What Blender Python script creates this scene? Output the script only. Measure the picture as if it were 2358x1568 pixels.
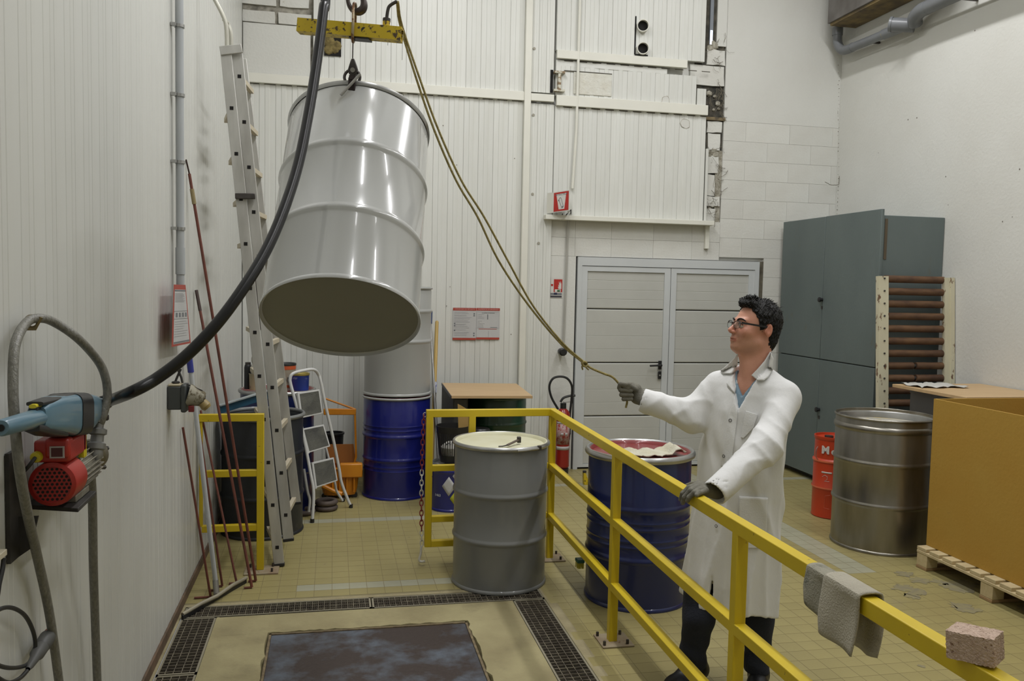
import bpy, bmesh, math, random
import numpy as np
from math import sin, cos, radians, pi
from mathutils import Vector, Matrix
from mathutils.bvhtree import BVHTree
random.seed(7); rng = np.random.RandomState(5)
SC = bpy.context.scene
for _o in list(bpy.data.objects): bpy.data.objects.remove(_o)
COL = SC.collection
# ------------------------------------------------------------------ camera
F = 1950.0; CH = 1.85; CX, CY = 1179.0, 784.0
YAW, PITCH, ROLL = radians(11.95), radians(3.66), radians(1.2)
FW = Vector((sin(YAW)*cos(PITCH), cos(YAW)*cos(PITCH), -sin(PITCH)))
_r = Vector((cos(YAW), -sin(YAW), 0)); _u = _r.cross(FW)
RT = cos(ROLL)*_r + sin(ROLL)*_u; UP = -sin(ROLL)*_r + cos(ROLL)*_u
EYE = Vector((0, 0, CH))
cd = bpy.data.cameras.new('camera'); cam = bpy.data.objects.new('camera', cd); COL.objects.link(cam)
cd.sensor_width = 36; cd.lens = 36*F/2358; cd.clip_start = .05; cd.clip_end = 60
cam.matrix_world = Matrix(((RT.x, UP.x, -FW.x, 0), (RT.y, UP.y, -FW.y, 0), (RT.z, UP.z, -FW.z, CH), (0, 0, 0, 1)))
SC.camera = cam
# ------------------------------------------------------------------ world, lights, exposure
w = bpy.data.worlds.new('world'); SC.world = w; w.use_nodes = True
w.node_tree.nodes['Background'].inputs[0].default_value = (.9, .95, 1, 1)
w.node_tree.nodes['Background'].inputs[1].default_value = .3
SC.view_settings.view_transform = 'Standard'; SC.view_settings.look = 'None'
SC.view_settings.exposure = 0.14; SC.view_settings.gamma = 1; SC.view_settings.use_curve_mapping = False
LAMPS = [(.95, -.6, 5.75, 10), (.95, 1.6, 5.75, 30), (.95, 3.8, 5.75, 58), (.95, 6.0, 5.75, 58), (3.75, -.6, 5.9, 12), (3.75, 1.6, 5.9, 30), (3.75, 3.8, 5.9, 44), (3.75, 6.0, 5.9, 50)]
for (lx, ly, lz, p) in LAMPS:
    L = bpy.data.lights.new('tube_light', 'AREA'); L.shape = 'RECTANGLE'; L.size = .16; L.size_y = 1.5
    L.energy = p; L.color = (.985, .985, 1.0); o = bpy.data.objects.new('tube_light', L); o.location = (lx, ly, lz); COL.objects.link(o)

# ------------------------------------------------------------------ helpers
def W(x, y, z=None, X=None, Y=None, D=None):
    """point where the sight line of a photo pixel meets a plane"""
    d = FW*F + RT*(x-CX) - UP*(y-CY)
    if z is not None: t = (z-CH)/d.z
    elif X is not None: t = X/d.x
    elif Y is not None: t = Y/d.y
    else: t = D/F
    return EYE + d*t
def V(*a): return Vector(a)

def _n(nt, t, **k):
    n = nt.nodes.new(t)
    for a, b in k.items():
        if a.startswith('i_'): n.inputs[a[2:].replace('_', ' ')].default_value = b
        else: setattr(n, a, b)
    return n
MATS = {}
def M(name, col, rough=.5, metal=0, col2=None, var=.12, scale=4, wear=None, wscale=6, wthr=.6, bump=0, bscale=60,
      stretch=(1, 1, 1), rnd=0, coat=0, spec=.5, alpha=1, trans=0, attr=False, emit=0, detail=4, wsoft=.05):
    if name in MATS: return MATS[name]
    m = bpy.data.materials.new(name); m.use_nodes = True; nt = m.node_tree; B = nt.nodes['Principled BSDF']; MATS[name] = m
    B.inputs['Roughness'].default_value = rough; B.inputs['Metallic'].default_value = metal
    B.inputs['Specular IOR Level'].default_value = spec
    if coat: B.inputs['Coat Weight'].default_value = coat; B.inputs['Coat Roughness'].default_value = .05
    if alpha < 1: B.inputs['Alpha'].default_value = alpha
    if trans: B.inputs['Transmission Weight'].default_value = trans
    tc = _n(nt, 'ShaderNodeTexCoord'); mp = _n(nt, 'ShaderNodeMapping'); mp.inputs['Scale'].default_value = stretch
    nt.links.new(tc.outputs['Object'], mp.inputs[0])
    c4 = lambda c: (*c, 1)
    if col2 is None: col2 = tuple(max(0, v*(1-var)) for v in col)
    nz = _n(nt, 'ShaderNodeTexNoise'); nz.inputs['Scale'].default_value = scale; nz.inputs['Detail'].default_value = detail
    nt.links.new(mp.outputs[0], nz.inputs['Vector'])
    rp = _n(nt, 'ShaderNodeValToRGB'); rp.color_ramp.elements[0].position = .3; rp.color_ramp.elements[1].position = .7
    rp.color_ramp.elements[0].color = c4(col2); rp.color_ramp.elements[1].color = c4(col)
    nt.links.new(nz.outputs['Fac'], rp.inputs[0]); out = rp.outputs[0]
    def mix(a, b, f, bt='MIX'):
        x = _n(nt, 'ShaderNodeMix', data_type='RGBA', blend_type=bt)
        for s, v in ((x.inputs['Factor'], f), (x.inputs['A'], a), (x.inputs['B'], b)):
            if hasattr(v, 'is_linked') or hasattr(v, 'node'): nt.links.new(v, s)
            else: s.default_value = v
        return x.outputs['Result']
    if wear:
        wz = _n(nt, 'ShaderNodeTexNoise'); wz.inputs['Scale'].default_value = wscale; wz.inputs['Detail'].default_value = 7
        wz.inputs['Roughness'].default_value = .65
        nt.links.new(mp.outputs[0], wz.inputs['Vector'])
        wr = _n(nt, 'ShaderNodeValToRGB'); wr.color_ramp.elements[0].position = wthr; wr.color_ramp.elements[1].position = wthr+wsoft
        nt.links.new(wz.outputs['Fac'], wr.inputs[0])
        out = mix(out, c4(wear), wr.outputs[0])
    if rnd:
        oi = _n(nt, 'ShaderNodeObjectInfo'); mr = _n(nt, 'ShaderNodeMapRange'); mr.inputs['To Min'].default_value = 1-rnd; mr.inputs['To Max'].default_value = 1
        nt.links.new(oi.outputs['Random'], mr.inputs[0])
        cb = _n(nt, 'ShaderNodeCombineColor')
        for i in range(3): nt.links.new(mr.outputs[0], cb.inputs[i])
        out = mix(out, cb.outputs[0], 1.0, 'MULTIPLY')
    if attr:
        at = _n(nt, 'ShaderNodeAttribute', attribute_name='Col'); out = mix(out, at.outputs['Color'], 1.0, 'MULTIPLY')
    nt.links.new(out, B.inputs['Base Color'])
    if emit: B.inputs['Emission Color'].default_value = c4(col); B.inputs['Emission Strength'].default_value = emit
    if bump:
        bz = _n(nt, 'ShaderNodeTexNoise'); bz.inputs['Scale'].default_value = bscale; bz.inputs['Detail'].default_value = 5
        nt.links.new(mp.outputs[0], bz.inputs['Vector'])
        bp = _n(nt, 'ShaderNodeBump'); bp.inputs['Strength'].default_value = bump; bp.inputs['Distance'].default_value = .01
        nt.links.new(bz.outputs['Fac'], bp.inputs['Height']); nt.links.new(bp.outputs[0], B.inputs['Normal'])
    return m

def catmull(pts, n=8, closed=False):
    P = [Vector(p) for p in pts]; out = []; N = len(P)
    for i in range(N if closed else N-1):
        a = P[(i-1) % N] if closed or i > 0 else P[0]*2-P[1]
        b, c = P[i], P[(i+1) % N]
        d = P[(i+2) % N] if closed or i+2 < N else c*2-b
        for k in range(n):
            t = k/n; out.append(.5*((2*b)+(c-a)*t+(2*a-5*b+4*c-d)*t*t+(3*b-a-3*c+d)*t**3))
    if not closed: out.append(P[-1])
    return out
def frame(d):
    d = d.normalized(); a = V(0, 0, 1) if abs(d.z) < .95 else V(1, 0, 0)
    x = a.cross(d).normalized(); return x, d.cross(x), d

class MB:
    def __init__(s): s.v = []; s.f = []
    def add(s, vs, fs):
        b = len(s.v); s.v += [tuple(v) for v in vs]; s.f += [[b+i for i in f] for f in fs]; return s
    def box(s, x0, x1, y0, y1, z0, z1, mat=None):
        vs = [V(x, y, z) for x in (x0, x1) for y in (y0, y1) for z in (z0, z1)]
        if mat: vs = [mat @ v for v in vs]
        return s.add(vs, [(0, 1, 3, 2), (4, 6, 7, 5), (0, 4, 5, 1), (2, 3, 7, 6), (0, 2, 6, 4), (1, 5, 7, 3)])
    def beam(s, a, b, w, h, up=(0, 0, 1)):
        a, b = Vector(a), Vector(b); d = (b-a).normalized(); up = Vector(up)
        x = d.cross(up).normalized(); u = x.cross(d).normalized(); vs = []
        for p in (a, b):
            for i, j in ((-1, -1), (1, -1), (1, 1), (-1, 1)): vs.append(p+x*(i*w/2)+u*(j*h/2))
        return s.add(vs, [(0, 3, 2, 1), (4, 5, 6, 7), (0, 1, 5, 4), (1, 2, 6, 5), (2, 3, 7, 6), (3, 0, 4, 7)])
    def cyl(s, a, b, r0, r1=None, n=20, caps=True):
        a, b = Vector(a), Vector(b); r1 = r0 if r1 is None else r1; x, y, d = frame(b-a); vs = []
        for p, r in ((a, r0), (b, r1)):
            for i in range(n): t = 2*pi*i/n; vs.append(p+x*(r*cos(t))+y*(r*sin(t)))
        fs = [(i, (i+1) % n, n+(i+1) % n, n+i) for i in range(n)]
        if caps: fs += [tuple(range(n))[::-1], tuple(range(n, 2*n))]
        return s.add(vs, fs)
    def tube(s, pts, r, n=10, closed=False, caps=True):
        pts = [Vector(p) for p in pts]; N = len(pts); vs = []; x = None
        for i, p in enumerate(pts):
            d = (pts[(i+1) % N]-pts[i-1]) if closed else (pts[min(i+1, N-1)]-pts[max(i-1, 0)])
            d.normalize()
            if x is None: x = frame(d)[0]
            x = (x-d*x.dot(d)).normalized(); y = d.cross(x); rr = r(i/(N-1)) if callable(r) else r
            for k in range(n): t = 2*pi*k/n; vs.append(p+x*(rr*cos(t))+y*(rr*sin(t)))
        fs = []
        for i in range(N if closed else N-1):
            j = (i+1) % N
            for k in range(n): l = (k+1) % n; fs.append((i*n+k, i*n+l, j*n+l, j*n+k))
        if caps and not closed: fs += [tuple(range(n))[::-1], tuple(range((N-1)*n, N*n))]
        return s.add(vs, fs)
    def lathe(s, prof, o=(0, 0, 0), ax=(0, 0, 1), n=48, squash=None):
        o = Vector(o); x, y, d = frame(Vector(ax)); vs = []; 
        for (r, z) in prof:
            for i in range(n): t = 2*pi*i/n; vs.append(o+x*(max(r, 1e-5)*cos(t))+y*(max(r, 1e-5)*sin(t))+d*z)
        fs = []
        for j in range(len(prof)-1):
            for i in range(n): k = (i+1) % n; fs.append((j*n+i, j*n+k, (j+1)*n+k, (j+1)*n+i))
        return s.add(vs, fs)
    def prism(s, pts, off):
        pts = [Vector(p) for p in pts]; off = Vector(off); n = len(pts)
        fs = [tuple(range(n)), tuple(range(n, 2*n))[::-1]]+[(i, n+i, n+(i+1) % n, (i+1) % n) for i in range(n)]
        return s.add(pts+[p+off for p in pts], fs)
    def ball(s, c, r, n=12, sc=(1, 1, 1)):
        c = Vector(c); pr = []
        vs = []; m = n//2
        for j in range(m+1):
            ph = pi*j/m
            for i in range(n): t = 2*pi*i/n; vs.append(c+V(max(sin(ph), 1e-4)*cos(t)*r*sc[0], max(sin(ph), 1e-4)*sin(t)*r*sc[1], cos(ph)*r*sc[2]))
        return s.add(vs, [(j*n+i, (j+1)*n+i, (j+1)*n+(i+1) % n, j*n+(i+1) % n) for j in range(m) for i in range(n)])
    def sheet(s, G):
        nr, nc = len(G), len(G[0]); return s.add([p for r in G for p in r], [(i*nc+j, i*nc+j+1, (i+1)*nc+j+1, (i+1)*nc+j) for i in range(nr-1) for j in range(nc-1)])
    def build(s, name, mat, parent=None, smooth=True, bevel=0, solid=0, local=False, ang=35, **props):
        me = bpy.data.meshes.new(name); me.from_pydata(s.v, [], s.f)
        bm = bmesh.new(); bm.from_mesh(me); bmesh.ops.recalc_face_normals(bm, faces=bm.faces); bm.to_mesh(me); bm.free()
        if smooth: me.shade_smooth(); me.set_sharp_from_angle(angle=radians(ang))
        for m in (mat if isinstance(mat, (list, tuple)) else [mat]): me.materials.append(m)
        return put(me, name, parent, bevel, solid, local, **props)
def put(me, name, parent=None, bevel=0, solid=0, local=False, **props):
    o = bpy.data.objects.new(name, me); COL.objects.link(o)
    if solid:
        m = o.modifiers.new('s', 'SOLIDIFY'); m.thickness = solid; m.offset = 0
    if bevel:
        m = o.modifiers.new('b', 'BEVEL'); m.width = bevel; m.segments = 2; m.limit_method = 'ANGLE'; m.angle_limit = radians(40)
    if parent is not None: attach(o, parent, local)
    for k, v in props.items(): o[k] = v
    return o
def WM(p):
    m = p.matrix_basis.copy()
    return m if p.parent is None else WM(p.parent) @ p.matrix_parent_inverse @ m
def attach(o, parent, local=False):
    o.parent = parent
    if not (local or parent.get('loc_parts')): o.matrix_parent_inverse = WM(parent).inverted()
def thing(name, label, cat, loc=(0, 0, 0), group=None, local=False):
    o = bpy.data.objects.new(name, None); COL.objects.link(o); o.location = loc; o.empty_display_size = .1
    o['label'] = label; o['category'] = cat
    if group: o['group'] = group
    if local: o['loc_parts'] = 1
    return o
def tag(o, label, cat, group=None):
    o['label'] = label; o['category'] = cat
    if group: o['group'] = group
    return o
def struct(o): o['kind'] = 'structure'; return o
def empty_struct(name):
    o = bpy.data.objects.new(name, None); COL.objects.link(o); o['kind'] = 'structure'; return o
def kids(o): return [c for c in bpy.data.objects if c.parent is o]
def text(s, size, pos, xdir, updir, mat, parent, name='lettering', depth=.0006, align='CENTER', sx=1, bold=0):
    c = bpy.data.curves.new('t', 'FONT'); c.body = s; c.size = size; c.align_x = align; c.align_y = 'CENTER'; c.extrude = depth; c.offset = bold
    c.resolution_u = 3
    o = bpy.data.objects.new('t', c); COL.objects.link(o); dg = bpy.context.evaluated_depsgraph_get()
    me = bpy.data.meshes.new_from_object(o.evaluated_get(dg)); bpy.data.objects.remove(o)
    x = Vector(xdir).normalized(); u = Vector(updir); u = (u-x*u.dot(x)).normalized(); z = x.cross(u)
    me.transform(Matrix(((x.x*sx, u.x, z.x, pos[0]), (x.y*sx, u.y, z.y, pos[1]), (x.z*sx, u.z, z.z, pos[2]), (0, 0, 0, 1))))
    me.materials.clear(); me.materials.append(mat); return put(me, name, parent)
# --- signed distance modelling (surface nets)
def smin(a, b, k): h = np.clip(.5+.5*(b-a)/k, 0, 1); return b*(1-h)+a*h-k*h*(1-h)
def smax(a, b, k): return -smin(-a, -b, k)
def cap(P, a, b, ra, rb=None):
    rb = ra if rb is None else rb; a = np.array(a, float); b = np.array(b, float); ab = b-a
    h = np.clip(((P-a)@ab)/max(ab@ab, 1e-9), 0, 1); return np.linalg.norm(P-a-h[..., None]*ab, axis=-1)-(ra+(rb-ra)*h)
def ell(P, c, r, R=None):
    q = P-np.array(c, float)
    if R is not None: q = q@R
    r = np.array(r, float); k0 = np.linalg.norm(q/r, axis=-1); k1 = np.linalg.norm(q/(r*r), axis=-1)+1e-9
    return k0*(k0-1)/k1
def chain(P, pts, rs, k=.02):
    d = None
    for i in range(len(pts)-1):
        e = cap(P, pts[i], pts[i+1], rs[i], rs[i+1]); d = e if d is None else smin(d, e, k)
    return d
def nets(f, lo, hi, h):
    ax = [np.arange(lo[i], hi[i]+h, h) for i in range(3)]
    G = np.stack(np.meshgrid(*ax, indexing='ij'), -1).astype(np.float32); D = f(G).astype(np.float32); S = D < 0
    n = np.array(D.shape)-1; cnt = np.zeros(n, np.int8); acc = np.zeros((*n, 3)); num = np.zeros(n)
    sl = lambda a, o: a[o[0]:o[0]+n[0], o[1]:o[1]+n[1], o[2]:o[2]+n[2]]
    for axis in range(3):
        o2 = [a for a in range(3) if a != axis]
        for p in (0, 1):
            for q in (0, 1):
                o = [0, 0, 0]; o[o2[0]] = p; o[o2[1]] = q; e = list(o); e[axis] = 1
                a, b = sl(D, o), sl(D, e); cr = (a < 0) != (b < 0); t = np.where(cr, a/np.where(cr, a-b, 1), 0)
                v = np.zeros((*n, 3)); v[..., 0] += o[0]; v[..., 1] += o[1]; v[..., 2] += o[2]; v[..., axis] += t
                acc += v*cr[..., None]; num += cr
    act = num > 0; idx = -np.ones(n, int); idx[act] = np.arange(act.sum())
    base = np.stack(np.nonzero(act), -1); vs = (base+acc[act]/num[act][:, None])*h+np.array([a[0] for a in ax])
    fs = []
    for axis in range(3):
        o2 = [a for a in range(3) if a != axis]
        s = [slice(1, n[i]) if i != axis else slice(0, n[i]) for i in range(3)]
        e = list(s); e[axis] = slice(1, n[axis]+1)
        A, Bq = S[tuple(s)], S[tuple(e)]; c = A != Bq; ijk = np.stack(np.nonzero(c), -1)
        off = np.array([1 if i != axis else 0 for i in range(3)]); ijk = ijk+off
        def g(p, q):
            k = ijk.copy(); k[:, o2[0]] -= p; k[:, o2[1]] -= q; return idx[k[:, 0], k[:, 1], k[:, 2]]
        q = np.stack([g(0, 0), g(1, 0), g(1, 1), g(0, 1)], -1); flip = A[c] if axis != 1 else ~A[c]
        q[~flip] = q[~flip][:, ::-1]; fs.append(q)
    fs = np.concatenate(fs); fs = fs[(fs >= 0).all(1)]
    return vs, fs
def sdfobj(name, f, lo, hi, h, mat, parent, relax=1, colf=None, **props):
    vs, fs = nets(f, lo, hi, h); me = bpy.data.meshes.new(name)
    me.vertices.add(len(vs)); me.vertices.foreach_set('co', vs.astype(np.float32).ravel())
    me.loops.add(fs.size); me.loops.foreach_set('vertex_index', fs.ravel().astype(np.int32))
    me.polygons.add(len(fs)); me.polygons.foreach_set('loop_start', np.arange(0, fs.size, 4, dtype=np.int32)); me.polygons.foreach_set('loop_total', np.full(len(fs), 4, np.int32))
    me.update(calc_edges=True); me.validate()
    bm = bmesh.new(); bm.from_mesh(me); bmesh.ops.recalc_face_normals(bm, faces=bm.faces)
    for _ in range(relax): bmesh.ops.smooth_vert(bm, verts=bm.verts, factor=.5, use_axis_x=True, use_axis_y=True, use_axis_z=True)
    bm.to_mesh(me); bm.free(); me.shade_smooth()
    if colf:
        at = me.color_attributes.new('Col', 'FLOAT_COLOR', 'POINT'); co = np.zeros(len(me.vertices)*3, np.float32); me.vertices.foreach_get('co', co)
        c = colf(co.reshape(-1, 3)); at.data.foreach_set('color', np.concatenate([c, np.ones((len(c), 1))], 1).astype(np.float32).ravel())
    me.materials.append(mat); return put(me, name, parent, **props)
# ================================================================== THE SETTING
WX0, WX1, WYB = -.83, 5.25, 8.2
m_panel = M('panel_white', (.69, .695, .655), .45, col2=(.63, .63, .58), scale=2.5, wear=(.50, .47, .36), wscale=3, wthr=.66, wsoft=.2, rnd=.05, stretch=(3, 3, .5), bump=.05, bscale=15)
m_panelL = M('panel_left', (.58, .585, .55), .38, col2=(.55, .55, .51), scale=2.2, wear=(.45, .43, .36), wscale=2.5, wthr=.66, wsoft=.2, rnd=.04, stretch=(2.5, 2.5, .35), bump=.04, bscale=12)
m_plaster = M('plaster_white', (.64, .64, .60), .8, col2=(.60, .595, .55), scale=1.3, wear=(.40, .38, .30), wscale=9, wthr=.74, wsoft=.08, bump=.25, bscale=40)
m_block = M('block_white', (.66, .66, .615), .8, col2=(.61, .60, .55), scale=3, wear=(.42, .39, .30), wscale=11, wthr=.7, wsoft=.08, bump=.3, bscale=45, rnd=.06)
m_grime = M('grime_dark', (.10, .09, .07), .95, col2=(.03, .03, .025), scale=14)
m_rubble = M('rubble', (.46, .44, .37), .95, col2=(.22, .20, .15), scale=22, bump=.6, bscale=60)
m_mortar = M('mortar_grey', (.38, .36, .30), .95, col2=(.12, .11, .09), scale=16)
m_tile = M('tile_tan', (.335, .285, .118), .42, col2=(.285, .24, .10), scale=2, rnd=.07, wear=(.25, .215, .13), wscale=2.2, wthr=.62, wsoft=.2, bump=.05)
m_tilew = M('tile_pale', (.36, .35, .25), .42, col2=(.31, .30, .21), scale=6, rnd=.1)
m_grout = M('grout', (.235, .20, .10), .9, col2=(.18, .155, .08), scale=9)
m_conc = M('slab_concrete', (.36, .315, .165), .75, col2=(.25, .21, .105), scale=3.2, wear=(.20, .17, .09), wscale=3, wthr=.56, wsoft=.25, bump=.5, bscale=30)
m_ceil = M('ceiling_paint', (.55, .54, .50), .9)
m_dkbrown = M('base_brown', (.16, .10, .06), .7, col2=(.07, .05, .03), scale=10)
m_frame = M('door_frame_grey', (.56, .58, .58), .4, var=.06)
m_dpanel = M('door_panel_grey', (.50, .50, .46), .5, var=.06, rnd=.04, bump=.05, bscale=80)
m_black = M('black_plastic', (.015, .015, .016), .4)
m_dark = M('opening_dark', (.012, .011, .01), 1)
m_steel = M('steel_galv', (.42, .42, .40), .45, .7, col2=(.30, .29, .27), scale=8)
m_dsteel = M('steel_dark', (.10, .09, .085), .45, .7, col2=(.05, .045, .04), scale=20)
m_pipe = M('pipe_grey', (.17, .18, .19), .35, col2=(.14, .145, .15), wear=(.35, .28, .10), wscale=7, wthr=.72)

floor = struct(MB().box(WX0, WX1, -3.2, 2.59, -.2, -.0008).box(1.243, WX1, 2.59, WYB+.3, -.2, -.0008).box(WX0, 1.243, 4.957, WYB+.3, -.2, -.0008).box(WX0, 1.243, 2.59, 4.957, -.2, -.11).build('floor', m_grout, smooth=False))
near_floor = MB().box(WX0, WX1, -3.2, 2.6, -.0008, 0).build('concrete_floor', m_tile, floor, smooth=False, kind='stuff')
wb = struct(MB().box(WX0-.3, WX1+.3, 8.27, 8.5, 0, 6.3).build('wall_back', m_plaster, smooth=False))
wl = struct(MB().box(WX0-.3, WX0-.03, -3.2, 8.27, 0, 6.3).build('wall_left', m_plaster, smooth=False))
wr = struct(MB().box(WX1, WX1+.3, -3.2, 8.27, 0, 6.3).build('wall_right', m_plaster, smooth=False))
wf = struct(MB().box(WX0-.3, WX1+.3, -3.4, -3.2, 0, 6.3).build('wall_front', m_plaster, smooth=False))
ce = struct(MB().box(WX0-.3, WX1+.3, -3.4, 8.5, 6.3, 6.5).build('ceiling', m_ceil, smooth=False))

# floor tiles (10 cm), each a part; the farthest joined
PT = .1045
tm = MB().box(-PT/2+.0015, PT/2-.0015, -PT/2+.0015, PT/2-.0015, -.0008, 0)
def tmesh(nm, mat):
    me = bpy.data.meshes.new(nm); me.from_pydata(tm.v, [], tm.f); me.materials.append(mat); return me
tA, tB = tmesh('floor_tile', m_tile), tmesh('floor_tile', m_tilew)
far = MB(); farw = MB(); cand = []
for i in range(59):
    for j in range(54):
        x = WX0+.05+i*PT; y = 2.66+j*PT
        if x > WX1-.04 or y > WYB+.04: continue
        if x < 1.31 and y < 5.0: continue
        pale = (abs(y-5.21) < .06 and -.2 < x < .95) or (abs(y-6.62) < .06 and x < 1.1) or (abs(x-3.455) < .06 and y > 4.9) or (abs(y-7.6) < .05 and x > 1.9)
        c = (Vector((x, y, 0))-EYE); dist = c.length
        u = CX+F*(c.dot(RT))/(c.dot(FW)); v = CY-F*(c.dot(UP))/(c.dot(FW))
        vis = -10 < u < 2370 and v < 1600
        cand.append((dist if vis else dist+50, x, y, pale))
cand.sort()
for k, (d_, x, y, pale) in enumerate(cand):
    z = random.uniform(-.0002, .0002)
    if k < 300:
        o = bpy.data.objects.new('floor_tile', tB if pale else tA); COL.objects.link(o); o.location = (x, y, z); o.parent = floor
    else: (farw if pale else far).add([Vector(p)+V(x, y, z) for p in tm.v], tm.f)
far.build('distant_tiles', m_tile, floor, smooth=False, kind='stuff'); farw.build('distant_pale_tiles', m_tilew, floor, smooth=False, kind='stuff')

# weighing-pit slab with a chipped opening for the plate
def chip(a, b, n, amp):
    a, b = Vector(a), Vector(b); d = b-a; q = V(-d.y, d.x, 0).normalized()
    return [a+d*(i/n)+q*(random.uniform(-amp, amp) if 0 < i < n else 0) for i in range(n)]
hx0, hx1, hy = -.325, .74, 4.515
sl = MB()
L = chip((hx0, 2.6, 0), (hx0, hy, 0), 40, .008); R_ = chip((hx1, 2.6, 0), (hx1, hy, 0), 40, .012); Tp = chip((hx0, hy, 0), (hx1, hy, 0), 40, .008)+[V(hx1, hy, 0)]
G = [[V(-.615, p.y, 0), V(-.5, p.y, .001), p+V(0, 0, .004), p+V(.006, 0, -.03)] for p in L+[V(hx0, hy, 0)]]; sl.sheet(G)
G = [[V(1.047, p.y, 0), V(.9, p.y, .001), p+V(0, 0, .003), p+V(-.006, 0, -.03)] for p in R_+[V(hx1, hy, 0)]]; sl.sheet(G)
G = [[V(p.x, 4.775, 0), V(p.x, 4.65, .001), p+V(0, 0, .004), p+V(0, -.006, -.03)] for p in Tp]; sl.sheet(G)
sl.sheet([[V(-.615, 4.775, 0), V(hx0, 4.775, 0)], [V(-.615, hy, 0), V(hx0, hy, .004)]]); sl.sheet([[V(1.047, 4.775, 0), V(hx1, 4.775, 0)], [V(1.047, hy, 0), V(hx1, hy, .003)]])
sl.build('concrete_slab', m_conc, floor, ang=50)
MB().box(hx0-.1, hx1+.1, 2.6, hy+.1, -.04, -.030).build('pit_frame', M('pit_rust', (.20, .15, .07), .8, col2=(.08, .06, .03), scale=20), floor)
cs = MB(); cs.box(WX0, -.805, 2.6, 4.99, -.006, 0); cs.box(1.245, 1.30, 2.6, 4.96, -.006, 0); cs.box(-.805, 1.245, 4.955, 4.99, -.006, 0)
cs.box(-.612, -.60, 2.6, 4.78, -.006, 0)
cs.build('concrete_edging', M('edging', (.36, .31, .18), .8, col2=(.26, .22, .12), scale=8, bump=.4), floor)
pitm = MB().box(-.81, 1.245, 2.6, 4.96, -.2, -.12)
plate = thing('floor_plate', 'worn blue-grey steel plate sunk in the concrete slab between the gratings', 'floor plate', (.21, 3.5, 0))
m_plate = M('plate_steel', (.13, .155, .19), .55, .3, col2=(.09, .10, .12), scale=5, wear=(.050, .036, .031), wscale=2.6, wthr=.36, wsoft=.16, bump=.2, bscale=50)
MB().box(-.306, .721, 2.6, 4.495, -.035, -.004).build('plate_surface', m_plate, plate, bevel=.002)
rs = MB()
for (x0, x1, y0, y1) in ((-.318, -.306, 2.6, 4.507), (.721, .733, 2.6, 4.507), (-.318, .733, 4.495, 4.507)): rs.box(x0, x1, y0, y1, -.035, .001)
rs.build('plate_rim', M('rim_rust', (.22, .17, .09), .8, col2=(.10, .07, .04), scale=25), plate)

m_grate = M('grating_steel', (.34, .30, .22), .5, .4, col2=(.12, .10, .08), scale=20)
def grating(x0, x1, y0, y1, lab, along):
    t = thing('drain_grating', lab, 'grating', ((x0+x1)/2, (y0+y1)/2, 0), 'steel drain gratings around the pit')
    f = MB()
    for a in ((x0, x0+.010, y0, y1), (x1-.010, x1, y0, y1), (x0, x1, y0, y0+.010), (x0, x1, y1-.010, y1)): f.box(*a, -.03, .001)
    f.build('grating_frame', M('grate_frame', (.33, .30, .22), .55, .4), t, smooth=False)
    b = MB(); c = MB(); p, q = (.033, .0105) if along == 'y' else (.0105, .033)
    # cross bars (bright) and bearing bars (dark)
    n = int((x1-x0)/.033)
    for i in range(1, n): x = x0+(x1-x0)*i/n; b.box(x-.0015, x+.0015, y0, y1, -.012, -.0008)
    n = int((y1-y0)/.033)
    for i in range(1, n): y = y0+(y1-y0)*i/n; b.box(x0, x1, y-.0015, y+.0015, -.012, -.0008)
    if along == 'y':
        n = int((y1-y0)/.011)
        for i in range(1, n): y = y0+(y1-y0)*i/n; c.box(x0, x1, y-.0012, y+.0012, -.03, -.004)
    else:
        n = int((x1-x0)/.011)
        for i in range(1, n): x = x0+(x1-x0)*i/n; c.box(x-.0012, x+.0012, y0, y1, -.03, -.004)
    b.build('bar_grid', m_grate, t, smooth=False, kind='stuff'); c.build('infill_bars', M('infill', (.09, .075, .055), .6, .4), t, smooth=False, kind='stuff')
    MB().box(x0+.002, x1-.002, y0+.002, y1-.002, -.1, -.09).build('drain_bed', m_dark, t, smooth=False)
grating(-.80, .225, 4.79, 4.95, 'back drain grating, the left half beside the squeegee head', 'x')
grating(.232, 1.243, 4.785, 4.945, 'back drain grating, the half under the dark grey drum', 'x')
grating(-.80, -.617, 4.10, 4.78, 'left side drain grating, the piece nearest the squeegee', 'y')
grating(-.80, -.617, 2.9, 4.09, 'left side drain grating, the piece at the bottom edge of the photo', 'y')
grating(1.05, 1.24, 2.9, 4.775, 'right side drain grating between slab and yellow railing', 'y')

# ---- ribbed wall panels
_pc = {}
def strip_mesh(w_, h_, key, mat, ribs=1, rd=.004, th=.05):
    k = (round(w_, 3), round(h_, 3), key)
    if k in _pc: return _pc[k]
    gd = .0012 if key == 'l' else .003
    pr = [(0, th), (0, gd), (.003, 0)]
    for i in range(ribs):
        c = w_*(i+.5)/ribs; q = w_/ribs*.16; pr += [(c-q, 0), (c-q*.8, -rd), (c+q*.8, -rd), (c+q, 0)]
    pr += [(w_-.003, 0), (w_, gd), (w_, th)]
    n = len(pr); vs = [(a, b, z) for z in (0, h_) for a, b in pr]; fs = [(i, i+1, n+i+1, n+i) for i in range(n-1)]+[tuple(range(n))[::-1], tuple(range(n, 2*n))]
    me = bpy.data.meshes.new('wall_panel'); me.from_pydata(vs, [], fs); me.materials.append(mat); _pc[k] = me; return me
def strips(x0, x1, z0, z1, pitch=.145, y=WYB, parent=wb):
    n = max(1, round((x1-x0)/pitch)); wd = (x1-x0)/n
    for i in range(n):
        o = bpy.data.objects.new('wall_panel', strip_mesh(wd-.0012, z1-z0, 'b', m_panel)); COL.objects.link(o)
        o.location = (x0+i*wd, y+random.uniform(0, .0015), z0); o.parent = parent
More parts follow.
